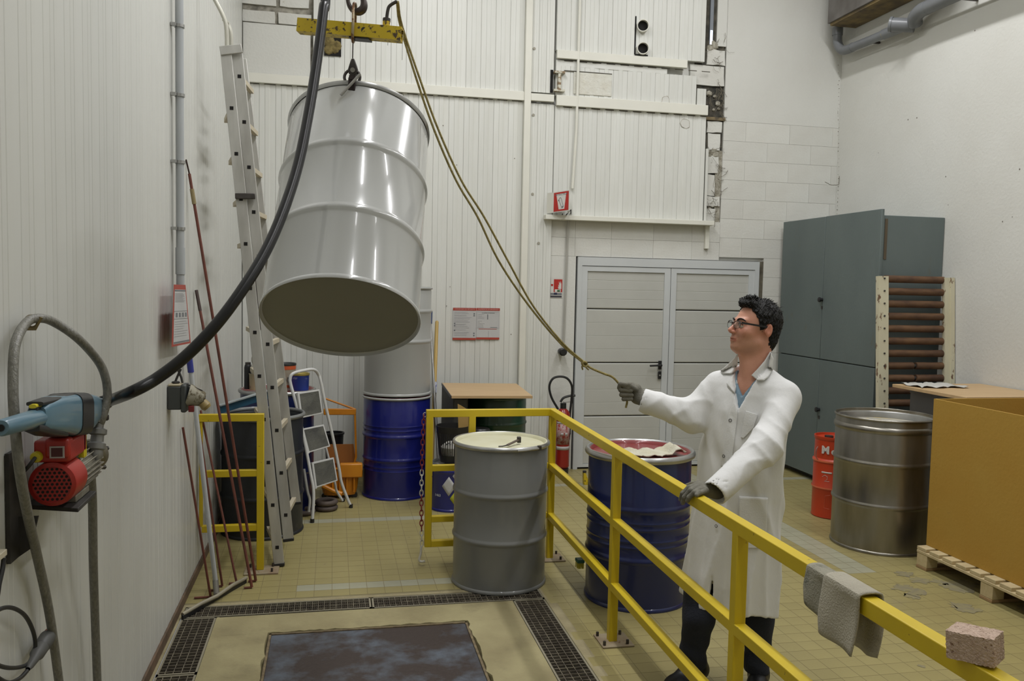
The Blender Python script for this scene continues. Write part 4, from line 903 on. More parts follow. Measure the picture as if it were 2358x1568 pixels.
# cable loop and plug at the bottom left
t = thing('power_cable', 'coiled black cable with a grey plug hanging low on the left wall', 'cable', wl_(60, 1500, -.80))
cb = [wl_(x, y, -.80) for x, y in ((-30, 1450), (-8, 1408), (25, 1399), (58, 1418), (78, 1460), (80, 1500), (62, 1530), (25, 1538), (-12, 1528), (-40, 1500))]
MB().tube(catmull(cb, 6), .0055, 10).build('cable_loop', m_black, t)
cb = [wl_(x, y, -.79) for x, y in ((62, 1545), (45, 1562), (20, 1572), (-5, 1560), (-20, 1540))]; MB().tube(catmull(cb, 6), .0055, 10).build('cable_tail', m_black, t)
a, b = wl_(64, 1541, -.79), wl_(113, 1462, -.80); dd = b-a
MB().lathe([(.006, 0), (.010, dd.length*.1), (.014, dd.length*.35), (.019, dd.length*.42), (.020, dd.length*.6), (.016, dd.length*.62), (.021, dd.length*.66), (.022, dd.length*.92), (0, dd.length*.92)], a, dd, 22).build('plug_body', M('plug_grey', (.08, .08, .075), .5), t)
MB().cyl(a+dd*.88, a+dd*1.06, .017).build('plug_collar', M('plug_red', (.16, .025, .012), .5), t)
t = thing('strap_hook', 'beige wall hook with a short black strap at the left photo edge', 'hook', wl_(4, 1290, -.81))
MB().tube([wl_(9, 1285, -.80), wl_(6, 1310, -.80), wl_(-2, 1345, -.80), wl_(-10, 1400, -.80)], .006, 8).build('strap', m_black, t); MB().box(-.83, -.79, -.03, .03, -.008, .008, Matrix.Translation((0, wl_(-4, 1278, -.8).y, wl_(-2, 1278, -.8).z))).build('hook_plate', M('beige', (.5, .45, .33), .6), t, bevel=.002)
# wall pipe with clips
t = thing('wall_pipe', 'pale grey plastic pipe clipped upright on the left wall', 'pipe', (-.79, 4.75, 2))
pb = W(408, 655, X=-.79)
MB().cyl((-.79, 4.74, pb.z-.30), (-.79, 4.74, 6.25), .0205, n=20).build('pipe_tube', M('pipe_pale', (.40, .42, .43), .4), t)
for y in (55, 215, 370, 525): z = W(410, y, X=-.79).z; MB().lathe([(.021, -.008), (.026, -.008), (.026, .008), (.021, .008)], (-.79, 4.74, z), n=20).build('pipe_clip', m_ring, t); MB().box(-.828, -.80, 4.70, 4.725, z-.008, z+.008).build('clip_foot', m_ring, t)
z = W(408, 600, X=-.79).z; MB().lathe([(.0208, -.07), (.0245, -.07), (.0245, .07), (.0208, .07)], (-.79, 4.74, z), n=20).build('pipe_socket', MATS['pipe_pale'], t)
MB().tube([V(-.815, 4.85, 1.5), V(-.815, 4.85, 6.2)], .006, 6).build('thin_cable', m_ring, t)
# hanging notice
t = thing('safety_notice', 'red-edged printed notice sheet hanging over the pale wall pipe', 'notice', W(415, 720, X=-.765))
Q = [W(400, 655, X=-.765), W(427, 656, X=-.765), W(439, 790, X=-.765), W(395, 799, X=-.765)]
def quad(Q, u, v): return (Q[0]*(1-u)+Q[1]*u)*(1-v)+(Q[3]*(1-u)+Q[2]*u)*v
m_paper = M('paper_white', (.50, .50, .49), .6); m_redp = M('print_red', (.38, .05, .03), .5); m_ink = M('print_grey', (.16, .17, .18), .6)
m_inkl = M('print_light', (.33, .33, .34), .6)
def patchq(Q, u0, u1, v0, v1, off, mat, nm, par, nrm):
    pp = [quad(Q, u0, v0), quad(Q, u1, v0), quad(Q, u1, v1), quad(Q, u0, v1)]; nrm = Vector(nrm)
    return MB().prism([p+nrm*off for p in pp], nrm*.0006).build(nm, mat, par, smooth=False)
nr = (1, 0, 0)
patchq(Q, 0, 1, 0, 1, 0, m_redp, 'notice_frame', t, nr); patchq(Q, .07, .93, .08, .965, .001, m_paper, 'notice_sheet', t, nr); patchq(Q, .08, .92, .085, .108, .0018, m_ink, 'printed_band', t, nr); patchq(Q, .08, .92, .93, .955, .0018, m_ink, 'printed_band', t, nr)
for v in (.43, .555): patchq(Q, .07, .93, v, v+.006, .0018, m_ink, 'printed_rule', t, nr)
for i in range(4): patchq(Q, .16+.2*i, .28+.2*i, .46, .53, .0018, m_ink, 'pictogram', t, nr)
for i in range(16):
    v = .14+i*.017 if i < 9 else .60+(i-9)*.04; patchq(Q, .12, random.uniform(.6, .88), v, v+.006, .0018, m_inkl, 'print_line', t, nr)
# socket box
t = thing('wall_socket', 'grey industrial wall socket with a dirty angled outlet on the left wall', 'socket', (-.78, 4.6, 1.2))
m_sock = M('socket_grey', (.05, .055, .052), .5, wear=(.20, .18, .12), wscale=9, wthr=.70)
y0 = W(385, 915, X=-.828).y; y1 = y0+.10; xr = W(431, 915, Y=y0).x; zA = W(400, 890, Y=y0).z; zB = W(405, 944, Y=y0).z
MB().box(-.829, xr-.03, y0, y1, zB, zA).build('socket_box', m_sock, t, bevel=.006)
MB().box(-.826, xr-.034, y0+.002, y1-.004, zA, zA+.010).build('top_dust', M('dust_beige', (.38, .33, .22), .9), t, bevel=.004)
MB().box(xr-.032, xr-.004, y0-.006, y1+.006, zB-.014, zA+.008).build('socket_flange', m_sock, t, bevel=.008)
oc = V(xr-.006, y0+.045, (zA+zB)/2+.01); od = V(1, .15, -.30).normalized()
MB().lathe([(.060, 0), (.060, .012), (.046, .045), (.040, .075), (.034, .085), (.0, .085)], oc, od, 24).build('socket_outlet', M('outlet_dirty', (.30, .28, .21), .7, wear=(.10, .08, .04), wscale=9, wthr=.5), t)
MB().tube([oc+V(0, -.02, .06), oc+od*.075+V(.0, -.01, .045), oc+od*.09+V(.0, 0, .02), oc+od*.085+V(0, 0, -.02)], .004, 6).build('lid_spring', m_iron, t)
MB().lathe([(0, 0), (.024, 0), (.028, .03), (.02, .045), (0, .045)], oc+od*.075+V(0, -.01, -.015), V(.7, 0, -.8), 16).build('outlet_cap', M('cap_amber', (.30, .22, .08), .35), t)
MB().box(xr+.005, xr+.032, y0, y0+.02, zB-.012, zB+.02).build('red_tab', M('tab_red', (.16, .01, .01), .5), t, bevel=.003)
MB().tube([V(-.80, y0+.05, zA+.012), V(-.785, y0+.05, zA+.05), V(-.770, y0+.05, zA+.085)], .006, 7).tube([V(-.762, y0+.05, zA+.012), V(-.768, y0+.05, zA+.04), V(-.785, y0+.05, zA+.085)], .006, 7).ball((-.795, y0+.05, zA+.016), .016, 8, (1.4, 1, .5)).build('tied_cable', m_iron, t, kind='stuff')
# rods leaning on the wall
m_rod = M('rod_rust', (.16, .045, .028), .6, col2=(.10, .03, .02), scale=14)
m_rodd = M('rod_tip', (.06, .035, .03), .6)
rods = [((421, 984), (485, 1374), 'shortest rust-red rod, leaning nearest along the left wall'), ((452, 960), (502, 1358), 'rust-red rod just right of the white squeegee pole'), ((440, 862), (512, 1349), 'second rust-red rod from the squeegee pole, below the socket'),
        ((462, 945), (545, 1342), 'rust-red rod reaching the floor midway between pole and gate foot'), ((452, 668), (580, 1352), 'long rust-red rod with its foot in front of the gate plate'), ((436, 400), (589, 1337), 'tallest rust-red rod with a brass joint high on the wall')]
for i, (a, b, lb) in enumerate(rods):
    f_ = W(b[0], b[1], z=.008); tp = W(a[0], a[1], X=-.815); t = thing('scraper_rod', lb, 'rod', f_, 'rust-red rods leaning on the left wall')
    MB().cyl(tp, f_, .0068 if i < 4 else .0085, n=10).build('rod_shaft', m_rod, t)
    MB().tube([f_, f_+V(-.045 if i != 0 else -.09, -.005, 0)], .0065, 8).build('bent_foot', m_rod, t)
    if i == 5:
        d_ = (tp-f_); MB().cyl(f_+d_*.93, f_+d_*.965, .012, n=10).build('rod_joint', M('joint_brass', (.30, .24, .12), .5, .3), t)
        MB().cyl(tp, tp+d_*.03+V(.0, -.04, 0), .005, n=8).build('rod_tip', m_rodd, t)
    if i == 4: MB().cyl(tp, f_+(tp-f_)*.93, .010, n=8).build('rod_tip', m_rodd, t)
# squeegee
t = thing('floor_squeegee', 'white-poled floor squeegee with black rubber head standing by the left wall', 'squeegee', W(496, 1352, z=.02))
f_ = W(497, 1345, z=.05); tp = W(433, 800, X=-.80); gp = f_+(tp-f_)*.86
MB().cyl(f_, tp, .0135, n=14).build('pole', M('pole_white', (.50, .52, .53), .4), t); MB().cyl(f_+(tp-f_)*.90, f_+(tp-f_)*.99, .017, n=14).build('pole_grip', M('grip_violet', (.04, .05, .28), .4), t)
MB().cyl(W(499, 1372, z=.03), W(496, 1335, z=.07), .017, n=12).build('pole_socket', M('socket_metal', (.20, .19, .16), .5, .5), t)
a, b = W(420, 1421, z=.012), W(567, 1336, z=.012); c_ = W(500, 1372, z=.035)
MB().tube([a+V(0, 0, .015), a*.5+c_*.5+V(0, .01, .01), c_, b*.5+c_*.5+V(0, .01, .012), b+V(0, 0, .015)], .011, 10).build('head_frame', M('head_beige', (.33, .30, .22), .6, .2), t)
MB().beam(a+V(0, -.01, 0), b+V(0, -.01, 0), .012, .028).build('rubber_lip', m_black, t, bevel=.003)
# ================================================================== LADDER
t = thing('extension_ladder', 'tall grey aluminium extension ladder leaning in the left corner', 'ladder', (-.3, 5.65, 0))
m_alu = M('alu_stile', (.50, .495, .46), .5, .25, col2=(.34, .33, .30), scale=3, stretch=(4, 4, 1), wear=(.22, .20, .15), wscale=14, wthr=.7)
m_rung = M('alu_rung', (.52, .46, .34), .6, .1)
A0, A1 = V(-.333, 5.59, .012), V(-.665, 5.60, 3.29); B0, B1 = V(-.276, 5.62, .165), V(-.602, 5.62, 3.30); C0, C1 = V(-.245, 6.03, .30), V(-.612, 6.03, 3.33)
for a, b in ((A0, A1), (B0, B1), (C0, C1)):
    MB().beam(a, b, .066 if a is not C0 else .062, .024, up=(0, 1, 0)).build('stile', m_alu, t, bevel=.003)
    MB().beam(a-(b-a).normalized()*.008, a+(b-a).normalized()*.012, .070, .03, up=(0, 1, 0)).build('stile_foot', m_black, t, bevel=.003)
for a, b, off, ys in ((A0, A1, V(-.085, .44, 0), 5.59), (B0, B1, V(.035, .41, 0), 5.62)):
    d_ = (b-a).normalized(); L_ = (b-a).length; k = 0; s_ = .17 if a is B0 else .12
    while s_ < L_-.15:
        p = a+d_*s_; MB().beam(p, p+off, .028, .028).build('rung', m_rung, t, smooth=False)
        MB().box(-.011, .011, -.0005, .0005, -.011, .011, Matrix.Translation(p+V(0, -.0128, 0))).build('rung_socket', m_dark, t, smooth=False); s_ += .28
MB().beam(A1+V(-.03, -.015, -.03), A1+V(.10, -.015, -.005), .015, .055).build('top_bracket', m_alu, t, bevel=.004)
q = W(565, 453, Y=5.59); MB().beam(q+V(-.06, -.01, 0), q+V(.06, -.01, .005), .03, .035).build('guide_bracket', m_dsteel, t, bevel=.004)
for xo in (-.0, .045):
    q0, q1 = W(562+xo*500, 465, Y=5.66), W(600+xo*600, 760, Y=5.64); MB().beam(q0, q1, .02, .02, up=(0, 1, 0)).build('brown_rail', M('brown_rail', (.10, .04, .035), .6), t)
m_hook = M('hook_pale', (.48, .47, .40), .4, .2)
MB().tube(catmull([W(523, 112, Y=5.6), W(521, 62, Y=5.6), W(513, 35, Y=5.6), W(492, -6, Y=5.6), W(470, -50, Y=5.6)], 6), .013, 10).build('roof_hook', m_hook, t)
MB().tube(catmull([W(533, 112, Y=5.66), W(531, 75, Y=5.66), W(524, 55, Y=5.66), W(516, 45, Y=5.62)], 6), .013, 10).build('roof_hook', m_hook, t)
# ================================================================== STEP LADDER
t = thing('step_ladder', 'folded white step ladder with three dark grip treads in front of the blue drum', 'ladder', (0, 6.8, 0))
m_wh = M('tube_white', (.62, .62, .60), .35)
m_grip = M('tread_grip', (.12, .12, .10), .8, col2=(.06, .06, .055), scale=9, bump=.4, bscale=90)
def yl(y): return 6.60+(1203-y)/340*.15
def yr(y): return 7.0-(1168-y)/320*.05
Lp = [(719, 1203), (722, 1135), (715, 1090), (698, 1000), (683, 935), (670, 888), (668, 872)]; Rp = [(739, 880), (750, 935), (765, 1000), (781, 1080), (786, 1110), (800, 1148), (808, 1166)]
pts = [W(x, y, Y=yl(y)) for x, y in Lp]+[W(x, y, Y=6.76+.06*i) for i, (x, y) in enumerate(((675, 860), (700, 853), (722, 851), (733, 860)))][:3]+[W(733, 862, Y=6.95)]+[W(x, y, Y=yr(y)) for x, y in Rp]
MB().tube(catmull(pts, 5), .0125, 12).build('front_frame', m_wh, t)
for (x, y, f_) in ((719, 1203, yl), (808, 1167, yr)): p = W(x, y, Y=f_(y)); MB().cyl(V(p.x, p.y, .0), V(p.x, p.y, .03), .016, n=12).build('rubber_foot', m_black, t)
MB().tube(catmull([W(742, 1000, Y=7.12), W(758, 1060, Y=7.14), W(771, 1110, Y=7.16), W(775, 1130, Y=7.18), W(789, 1153, Y=7.20)], 4), .0105, 10).build('rear_leg', m_wh, t)
MB().tube(catmull([W(700, 1080, Y=6.74), W(708, 1130, Y=6.73), W(713, 1150, Y=6.73), W(711, 1178, Y=6.73)], 4), .0105, 10).build('rear_leg', m_wh, t)
p = W(790, 1155, Y=7.21); MB().ball(V(p.x, p.y, max(p.z, .015)), .018, 10).build('rubber_foot', m_black, t)
for Qs in (((686, 904), (736, 896), (744, 952), (694, 963)), ((696, 987), (746, 977), (761, 1028), (710, 1043)), ((719, 1065), (769, 1053), (778, 1107), (727, 1124))):
    ys = [6.72, 6.94, 6.95, 6.69]
    P4 = [W(x, y, Y=yy) for (x, y), yy in zip(Qs, ys)]; n_ = (P4[1]-P4[0]).cross(P4[3]-P4[0]).normalized(); n_ = n_ if n_.y < 0 else -n_
    MB().prism(P4, n_*-.022).build('tread', m_wh, t, bevel=.003)
    cc = sum(P4, V(0, 0, 0))/4; MB().prism([cc+(p-cc)*.87+n_*.0015 for p in P4], n_*-.003).build('grip_mat', m_grip, t, smooth=False)
    MB().tube([P4[0], P4[0]+(P4[3]-P4[0])*1.02], .009, 8).build('tread_edge', m_wh, t)
# rubber rings
m_rub = M('rubber_brown', (.10, .075, .06), .7, col2=(.06, .045, .04), scale=12)
def tor(c, R, r, par, nm='ring_body'): MB().tube([V(c[0]+R*cos(a), c[1]+R*sin(a), c[2]) for a in np.linspace(0, 2*pi, 33)[:-1]], r, 12, closed=True).build(nm, m_rub, par)
for i, (x, y, z, lb) in enumerate(((-.045, 6.965, .022, 'lower brown rubber ring right of the step ladder foot'), (-.045, 6.965, .066, 'upper brown rubber ring right of the step ladder foot'), (-.22, 6.86, .022, 'brown rubber ring lying left of the step ladder foot'))):
    t = thing('rubber_ring', lb, 'ring', (x, y, 0), 'brown rubber rings on the floor'); tor((x, y, z), .073, .021, t)
# orange mop bucket
t = thing('mop_bucket', 'orange plastic mop bucket with press frame beside the deep blue drum', 'bucket', (.1, 7.35, 0))
m_or = M('bucket_orange', (.62, .24, .01), .4, col2=(.50, .17, .008), scale=5, wear=(.12, .06, .02), wscale=12, wthr=.68)
m_ord = M('bucket_orange_in', (.30, .10, .008), .5)
o_ = W(782, 1150, Y=7.28); bx = o_.x
def rr(z, a, b): return [(V(bx, 7.42, z), a, b)]
loft([(V(bx, 7.42, .03), .14, .11), (V(bx, 7.42, .10), .155, .12), (V(bx, 7.42, .255), .17, .135), (V(bx, 7.42, .262), .185, .15), (V(bx, 7.42, .272), .185, .15), (V(bx, 7.42, .274), .165, .13), (V(bx, 7.42, .12), .15, .115)], (0, 0, 1), (0, 1, 0), 32, .5).build('bucket_shell', m_or, t)
for i in range(5): x = bx-.12+i*.06; MB().box(x-.006, x+.006, 7.275, 7.30, .06, .25).build('bucket_rib', m_or, t, bevel=.002)
MB().box(bx+.0, bx+.19, 7.26, 7.33, .19, .31).build('wringer_front', m_or, t, bevel=.01); MB().prism([V(bx-.10, 7.5, .27), V(bx+.14, 7.5, .27), V(bx+.12, 7.53, .43), V(bx-.12, 7.53, .43)], (0, .012, 0)).build('wringer_back', m_ord, t)
MB().tube([V(bx-.14, 7.28, .12), V(bx-.05, 7.24, .08), V(bx+.02, 7.22, .06)], .022, 10).build('drain_spout', m_or, t)
p1, p2, p3, p4 = W(817, 942, Y=7.42), W(820, 1052, Y=7.42), W(808, 1092, Y=7.42), W(750, 918, Y=7.42)
MB().tube([V(p1.x, 7.42, p1.z), V(p2.x, 7.42, p2.z), V(p3.x-.0, 7.42, p3.z), V(p3.x, 7.42, .22)], .009, 8).build('lever_post', m_or, t); MB().cyl(V(p1.x, 7.42, p1.z), V(p4.x, 7.42, p4.z), .008, n=8).build('lever_stay', m_or, t)
q1, q2 = W(745, 948, Y=7.42), W(820, 948, Y=7.42); MB().beam(q1, q2, .02, .055).build('press_handle', m_or, t, bevel=.006)
for s in (-1, 1): MB().cyl((bx+s*.13, 7.34, .022), (bx+s*.13, 7.37, .022), .022).build('caster', m_black, t)
p = W(772, 1003, Y=7.72); t = thing('black_bin', 'slim black bin standing behind the step ladder', 'bin', (p.x, 7.75, 0))
MB().lathe([(0, 0), (.06, 0), (.085, p.z), (.092, p.z+.004), (.092, p.z+.02), (.08, p.z+.02), (.075, p.z-.1), (0, p.z-.1)], (p.x-.01, 7.78, 0), n=28).build('bin_body', m_black, t)
# ================================================================== RIGHT SIDE
m_cab = M('cabinet_grey', (.125, .155, .15), .55, col2=(.105, .132, .13), scale=2.2, wear=(.13, .11, .06), wscale=3.5, wthr=.62, wsoft=.15, stretch=(1, 1, .45), bump=.1, bscale=120)
t = thing('metal_cabinet', 'tall grey-green steel cabinet with four doors against the right wall', 'cabinet', (4.9, 7.3, 0))
MB().box(4.64, 5.245, 6.545, 8.16, .07, 2.53).build('cabinet_body', m_cab, t, bevel=.004)
MB().box(4.70, 5.24, 6.60, 8.14, .0, .07).build('plinth', m_black, t)
for (ya, yb, za, zb, kn) in ((7.386, 8.165, 1.213, 2.58, 'u'), (6.532, 7.380, 1.213, 2.582, 0), (7.386, 8.165, .06, 1.203, 'l'), (6.532, 7.380, .06, 1.203, 0)):
    d_ = MB().box(4.612, 4.638, ya, yb, za, zb).build('door', m_cab, t, bevel=.003)
    if kn:
        k = W(1889, 690, X=4.59) if kn == 'u' else W(1882, 943, X=4.59)
        MB().lathe([(0, 0), (.016, 0), (.016, .02), (.024, .025), (.024, .04), (0, .045)], (4.612, k.y, k.z), (-1, 0, 0), 8).build('door_knob', m_black, d_)
        MB().box(4.608, 4.612, k.y-.012, k.y+.012, k.z-.09, k.z-.06).build('lock', m_dsteel, d_)
MB().box(4.655, 4.68, 6.540, 6.546, 2.15, 2.5).build('side_stiffener', M('rust_patch', (.10, .075, .045), .7), t)
# roller conveyor
t = thing('roller_conveyor', 'upright roller conveyor with cream side rails and rusty rollers beside the cabinet', 'conveyor', (4.85, 6.3, 0))
m_cr2 = M('rail_cream', (.60, .57, .42), .5, col2=(.52, .48, .34), scale=5, wear=(.16, .09, .05), wscale=16, wthr=.60, wsoft=.03, stretch=(1, 1, .5))
T0, T1 = V(0, 6.28, .0), V(0, 6.43, 2.015); dl = (T1-T0).normalized()
nrm = V(0, -dl.z, dl.y)
def rail(xa, xb, nm):
    b = MB(); xm_ = (xa+xb)/2
    b.beam(V(xm_, T0.y, .0)+nrm*.035, V(xm_, T1.y, 2.0)+nrm*.035, xb-xa, .006, up=nrm)
    for x in (xa, xb): b.beam(V(x, T0.y, .0)+nrm*.017, V(x, T1.y, 2.0)+nrm*.017, .006, .038, up=nrm)
    return b.build(nm, m_cr2, t)
def crail(xw, sgn, nm):
    b = MB(); b.beam(V(xw, T0.y, .0), V(xw, T1.y, 2.0), .006, .095, up=nrm)
    for s in (-1, 1): b.beam(V(xw-sgn*.018, T0.y, 0)+nrm*(.047*s), V(xw-sgn*.018, T1.y, 2.0)+nrm*(.047*s), .038, .006, up=nrm)
    return b.build(nm, m_cr2, t)
rail(4.515, 4.605, 'side_rail'); crail(5.205, -1, 'side_rail'); rail(5.16, 5.215, 'side_rail')
L_ = (T1-T0).length; k = 0
while .12+k*.1058 < L_:
    s_ = L_-.035-k*.1058
    if s_ < .1: break
    p = T0+dl*s_+nrm*-.005
    if k in (7, 8):
        MB().cyl(V(4.60, p.y, p.z), V(4.865, p.y, p.z), .031, n=24).build('roller', m_rust, t); MB().cyl(V(4.895, p.y, p.z), V(5.17, p.y, p.z), .031, n=24).build('roller', m_rust, t); MB().cyl(V(4.865, p.y, p.z), V(4.895, p.y, p.z), .016).build('roller_axle', m_iron, t)
    else: MB().cyl(V(4.60, p.y, p.z), V(5.17, p.y, p.z), .031, n=24).build('roller', m_rust, t)
    q = p+nrm*.044; MB().cyl(V(4.565, q.y, q.z), V(4.565, q.y, q.z)+nrm*.006, .008, n=6).build('axle_bolt', m_iron, t); k += 1
# board on crates
t = thing('work_board', 'beech-coloured board resting on grey crates behind the cardboard box', 'board', (4.8, 5.65, 1.13))
bz = 1.128
MB().box(4.42, 5.235, 5.20, 6.02, bz-.025, bz).build('board_top', m_beech, t, bevel=.002)
t = thing('paper_sheet', 'crumpled white paper with scribbles on the board by the right wall', 'paper', (4.6, 5.85, bz))
Pq = [W(2042, 879, z=bz+.004), W(2184, 877, z=bz+.004), W(2176, 884, z=bz+.004), W(2145, 889, z=bz+.004)]
x0_, x1_, y0_, y1_ = 4.46, 4.88, 5.72, 5.98
G = [[V(x0_+(x1_-x0_)*i/14+.01*sin(j), y0_+(y1_-y0_)*j/8+.02*sin(i*.9), bz+.004+abs(.016*sin(i*.8+j*.6)*sin(j*.5+1))) for i in range(15)] for j in range(9)]
MB().sheet(G).build('sheet', M('paper_doodle', (.50, .49, .45), .9, wear=(.25, .25, .3), wscale=28, wthr=.66), t, solid=.001)
m_crate = M('crate_grey', (.16, .165, .175), .6, wear=(.3, .3, .3), wscale=6, wthr=.6, wsoft=.3)
for i in range(4):
    z0 = i*.2757; t = thing('plastic_crate', ('lowest', 'second', 'third', 'topmost')[i]+' grey plastic crate of the stack under the board', 'crate', (4.85, 5.65, z0), 'grey crates under the board')
    b = MB(); a_, b_, c_, d_ = 4.56, 5.15, 5.42, 5.98
    b.box(a_, b_, c_, c_+.012, z0, z0+.272).box(a_, b_, d_-.012, d_, z0, z0+.272).box(a_, a_+.012, c_+.013, d_-.013, z0, z0+.272).box(b_-.012, b_, c_+.013, d_-.013, z0, z0+.272).box(a_+.012, b_-.012, c_+.013, d_-.013, z0+.002, z0+.012)
    b.build('crate_shell', m_crate, t, smooth=False); MB().box(a_-.008, b_+.008, c_-.008, c_, z0+.235, z0+.27).build('crate_lip', m_crate, t, bevel=.002); MB().box(a_-.008, a_, c_, d_, z0+.235, z0+.27).build('crate_lip', m_crate, t, bevel=.002)
# big box on a pallet
m_card = M('card_ochre', (.40, .24, .038), .75, col2=(.39, .22, .03), scale=3, wear=(.24, .16, .05), wscale=6, wthr=.66, wsoft=.15, bump=.15, bscale=60)
t = thing('large_box', 'large open ochre-brown box standing on a wooden pallet', 'box', (4.5, 4.2, .146))
bx0, bx1, by0, by1, bz0, bz1 = 3.975, 5.12, 3.72, 4.975, .147, 1.152
MB().box(bx0, bx0+.012, by0, by1, bz0, bz1).build('side_wall', m_card, t, bevel=.001)
MB().box(bx1-.012, bx1, by0, by1, bz0, bz1).build('side_wall', m_card, t, bevel=.001)
MB().box(bx0+.012, bx1-.012, by1-.012, by1, bz0, bz1).build('back_wall', m_card, t, bevel=.001)
MB().box(bx0+.012, bx1-.012, by0, by0+.012, bz0, bz1).build('front_wall', m_card, t, bevel=.001)
MB().box(bx0+.012, bx1-.012, by0+.012, by1-.012, bz0, bz0+.01).build('box_floor', m_card, t)
t = thing('pallet', 'pale wooden pallet under the large ochre box', 'pallet', (4.5, 4.3, 0))
m_pal = M('pallet_wood', (.55, .45, .26), .8, col2=(.47, .37, .20), scale=6, stretch=(1, 6, 6), rnd=.12, wear=(.3, .22, .12), wscale=12, wthr=.7)
m_pal2 = M('pallet_foot', (.38, .25, .12), .8, col2=(.30, .19, .09), scale=8, rnd=.1)
y = 4.93; k = 0
while y > 3.7:
    MB().box(3.905, 5.10, y-.045, y+.045, .122, .146).build('deck_board', m_pal, t, bevel=.003); y -= .122
for xx_ in (3.945, 4.5, 5.05): MB().box(xx_-.045, xx_+.045, 3.70, 4.97, .104, .1215).build('stringer_board', m_pal, t, bevel=.002)
for yy in (4.92, 4.34, 3.76):
    for xx_ in (3.945, 4.5, 5.05): MB().box(xx_-.042, xx_+.042, yy-.05, yy+.05, .020, .1035).build('pallet_block', m_pal, t, bevel=.003)
    MB().box(3.90, 5.10, yy-.05, yy+.05, .001, .0195).build('base_board', m_pal2, t, bevel=.002)
# red ribbed drum half hidden by the steel drum
c = (4.075, 6.26, 0); t = thing('red_canister', 'slim red ribbed metal drum with white lettering behind the steel drum', 'drum', c)
R_ = .155; m_rd = M('canister_red', (.50, .045, .012), .35, wear=(.6, .2, .12), wscale=20, wthr=.78); m_rdl = M('canister_rib', (.66, .15, .07), .35)
MB().lathe([(R_-.004, 0), (R_+.003, .008), (R_, .02), (R_, .235), (R_+.007, .245), (R_+.007, .255), (R_, .265), (R_, .455), (R_+.008, .465), (R_+.008, .478), (R_-.004, .49), (R_-.006, .64), (R_+.001, .65), (R_+.001, .672), (R_-.008, .672), (R_-.012, .655), (0, .655)], c, n=48).build('drum_body', m_rd, t)
for z in (.25, .471): MB().lathe([(R_+.008, z-.007), (R_+.009, z), (R_+.008, z+.007)], c, n=48).build('drum_rib', m_rdl, t)
MB().lathe([(0, .656), (.035, .656), (.035, .675), (0, .675)], (c[0]-.06, c[1]-.02, 0), n=20).build('bung_cap', m_dsteel, t)
MB().tube(catmull([V(c[0]-R_-.002, c[1]-.02, .585), V(c[0]-R_-.022, c[1]-.03, .56), V(c[0]-R_-.022, c[1]-.03, .50), V(c[0]-R_-.004, c[1]-.03, .48)], 4), .003, 6).build('wire_handle', m_ring, t)
m_wink = M('ink_whitered', (.62, .58, .55), .5)
def curved(s, size, ang, z, mt, par, R=R_, n='lettering', bold=.0015):
    p = V(c[0]+(R+.0008)*sin(ang), c[1]-(R+.0008)*cos(ang), z); return text(s, size, p, (cos(ang), sin(ang), 0), (0, 0, 1), mt, par, n, bold=bold)
curved('M', .085, -.98, .565, m_wink, t, bold=.004); curved('o', .075, -.55, .56, m_wink, t, bold=.003)
MB().sheet([[V(c[0]+(R_+.001)*sin(a), c[1]-(R_+.001)*cos(a), z) for a in np.linspace(-1.15, -.6, 8)] for z in (.375, .388)]).build('white_line', m_wink, t, solid=.0006)
MB().tube([V(c[0]+(R_+.001)*sin(a), c[1]-(R_+.001)*cos(a), z) for a, z in ((-1.1, .345), (-.95, .36), (-.82, .35), (-.84, .325), (-.98, .31), (-.72, .312))], .0015, 5).build('chalk_mark', m_wink, t)
MB().tube([V(c[0]+(R_+.001)*sin(a), c[1]-(R_+.001)*cos(a), z) for a, z in ((-.65, .20), (-.9, .19), (-.92, .09), (-.66, .085))], .0012, 5).build('chalk_mark', m_rdl, t)
# scrubbing brush hooked behind blue drum, yellow prop by the door
t = thing('scrub_brush', 'green scrubbing brush with yellow bristles beside the dark blue drum', 'brush', (1.47, 4.9, .16))
p = W(1338, 1290, X=1.478); MB().box(-.03, .015, -.03, .03, -.010, .010, Matrix.Translation(p)).build('brush_back', M('brush_green', (.02, .10, .07), .5), t, bevel=.004)
for i in range(7):
    for j in range(3): x = p.x-.026+i*.006; MB().cyl((x, p.y-.02+j*.02, p.z-.01), (x+random.uniform(-.002, .002), p.y-.022+j*.02, p.z-.045), .0028, n=6).build('bristle_tuft', M('bristle_yellow', (.45, .38, .02), .7), t, smooth=False)
MB().cyl((p.x+.0, p.y+.01, p.z), (1.56, 4.86, p.z+.03), .008).build('brush_handle', MATS['brush_green'], t)
t = thing('yellow_prop', 'short yellow steel stub standing on the floor by the double door', 'post', (2.33, 7.55, 0))
p = W(1345, 1117, z=0); MB().prism([p, p+V(.05, 0, 0), p+V(.05, 0, .02), p+V(.015, 0, .115), p+V(-.005, 0, .115)], (0, .05, 0)).build('stub_plate', m_yelw, t, bevel=.003)
MB().box(p.x-.01, p.x+.02, p.y+.0, p.y+.03, .115, .135).build('stub_cap', m_black, t, bevel=.003)
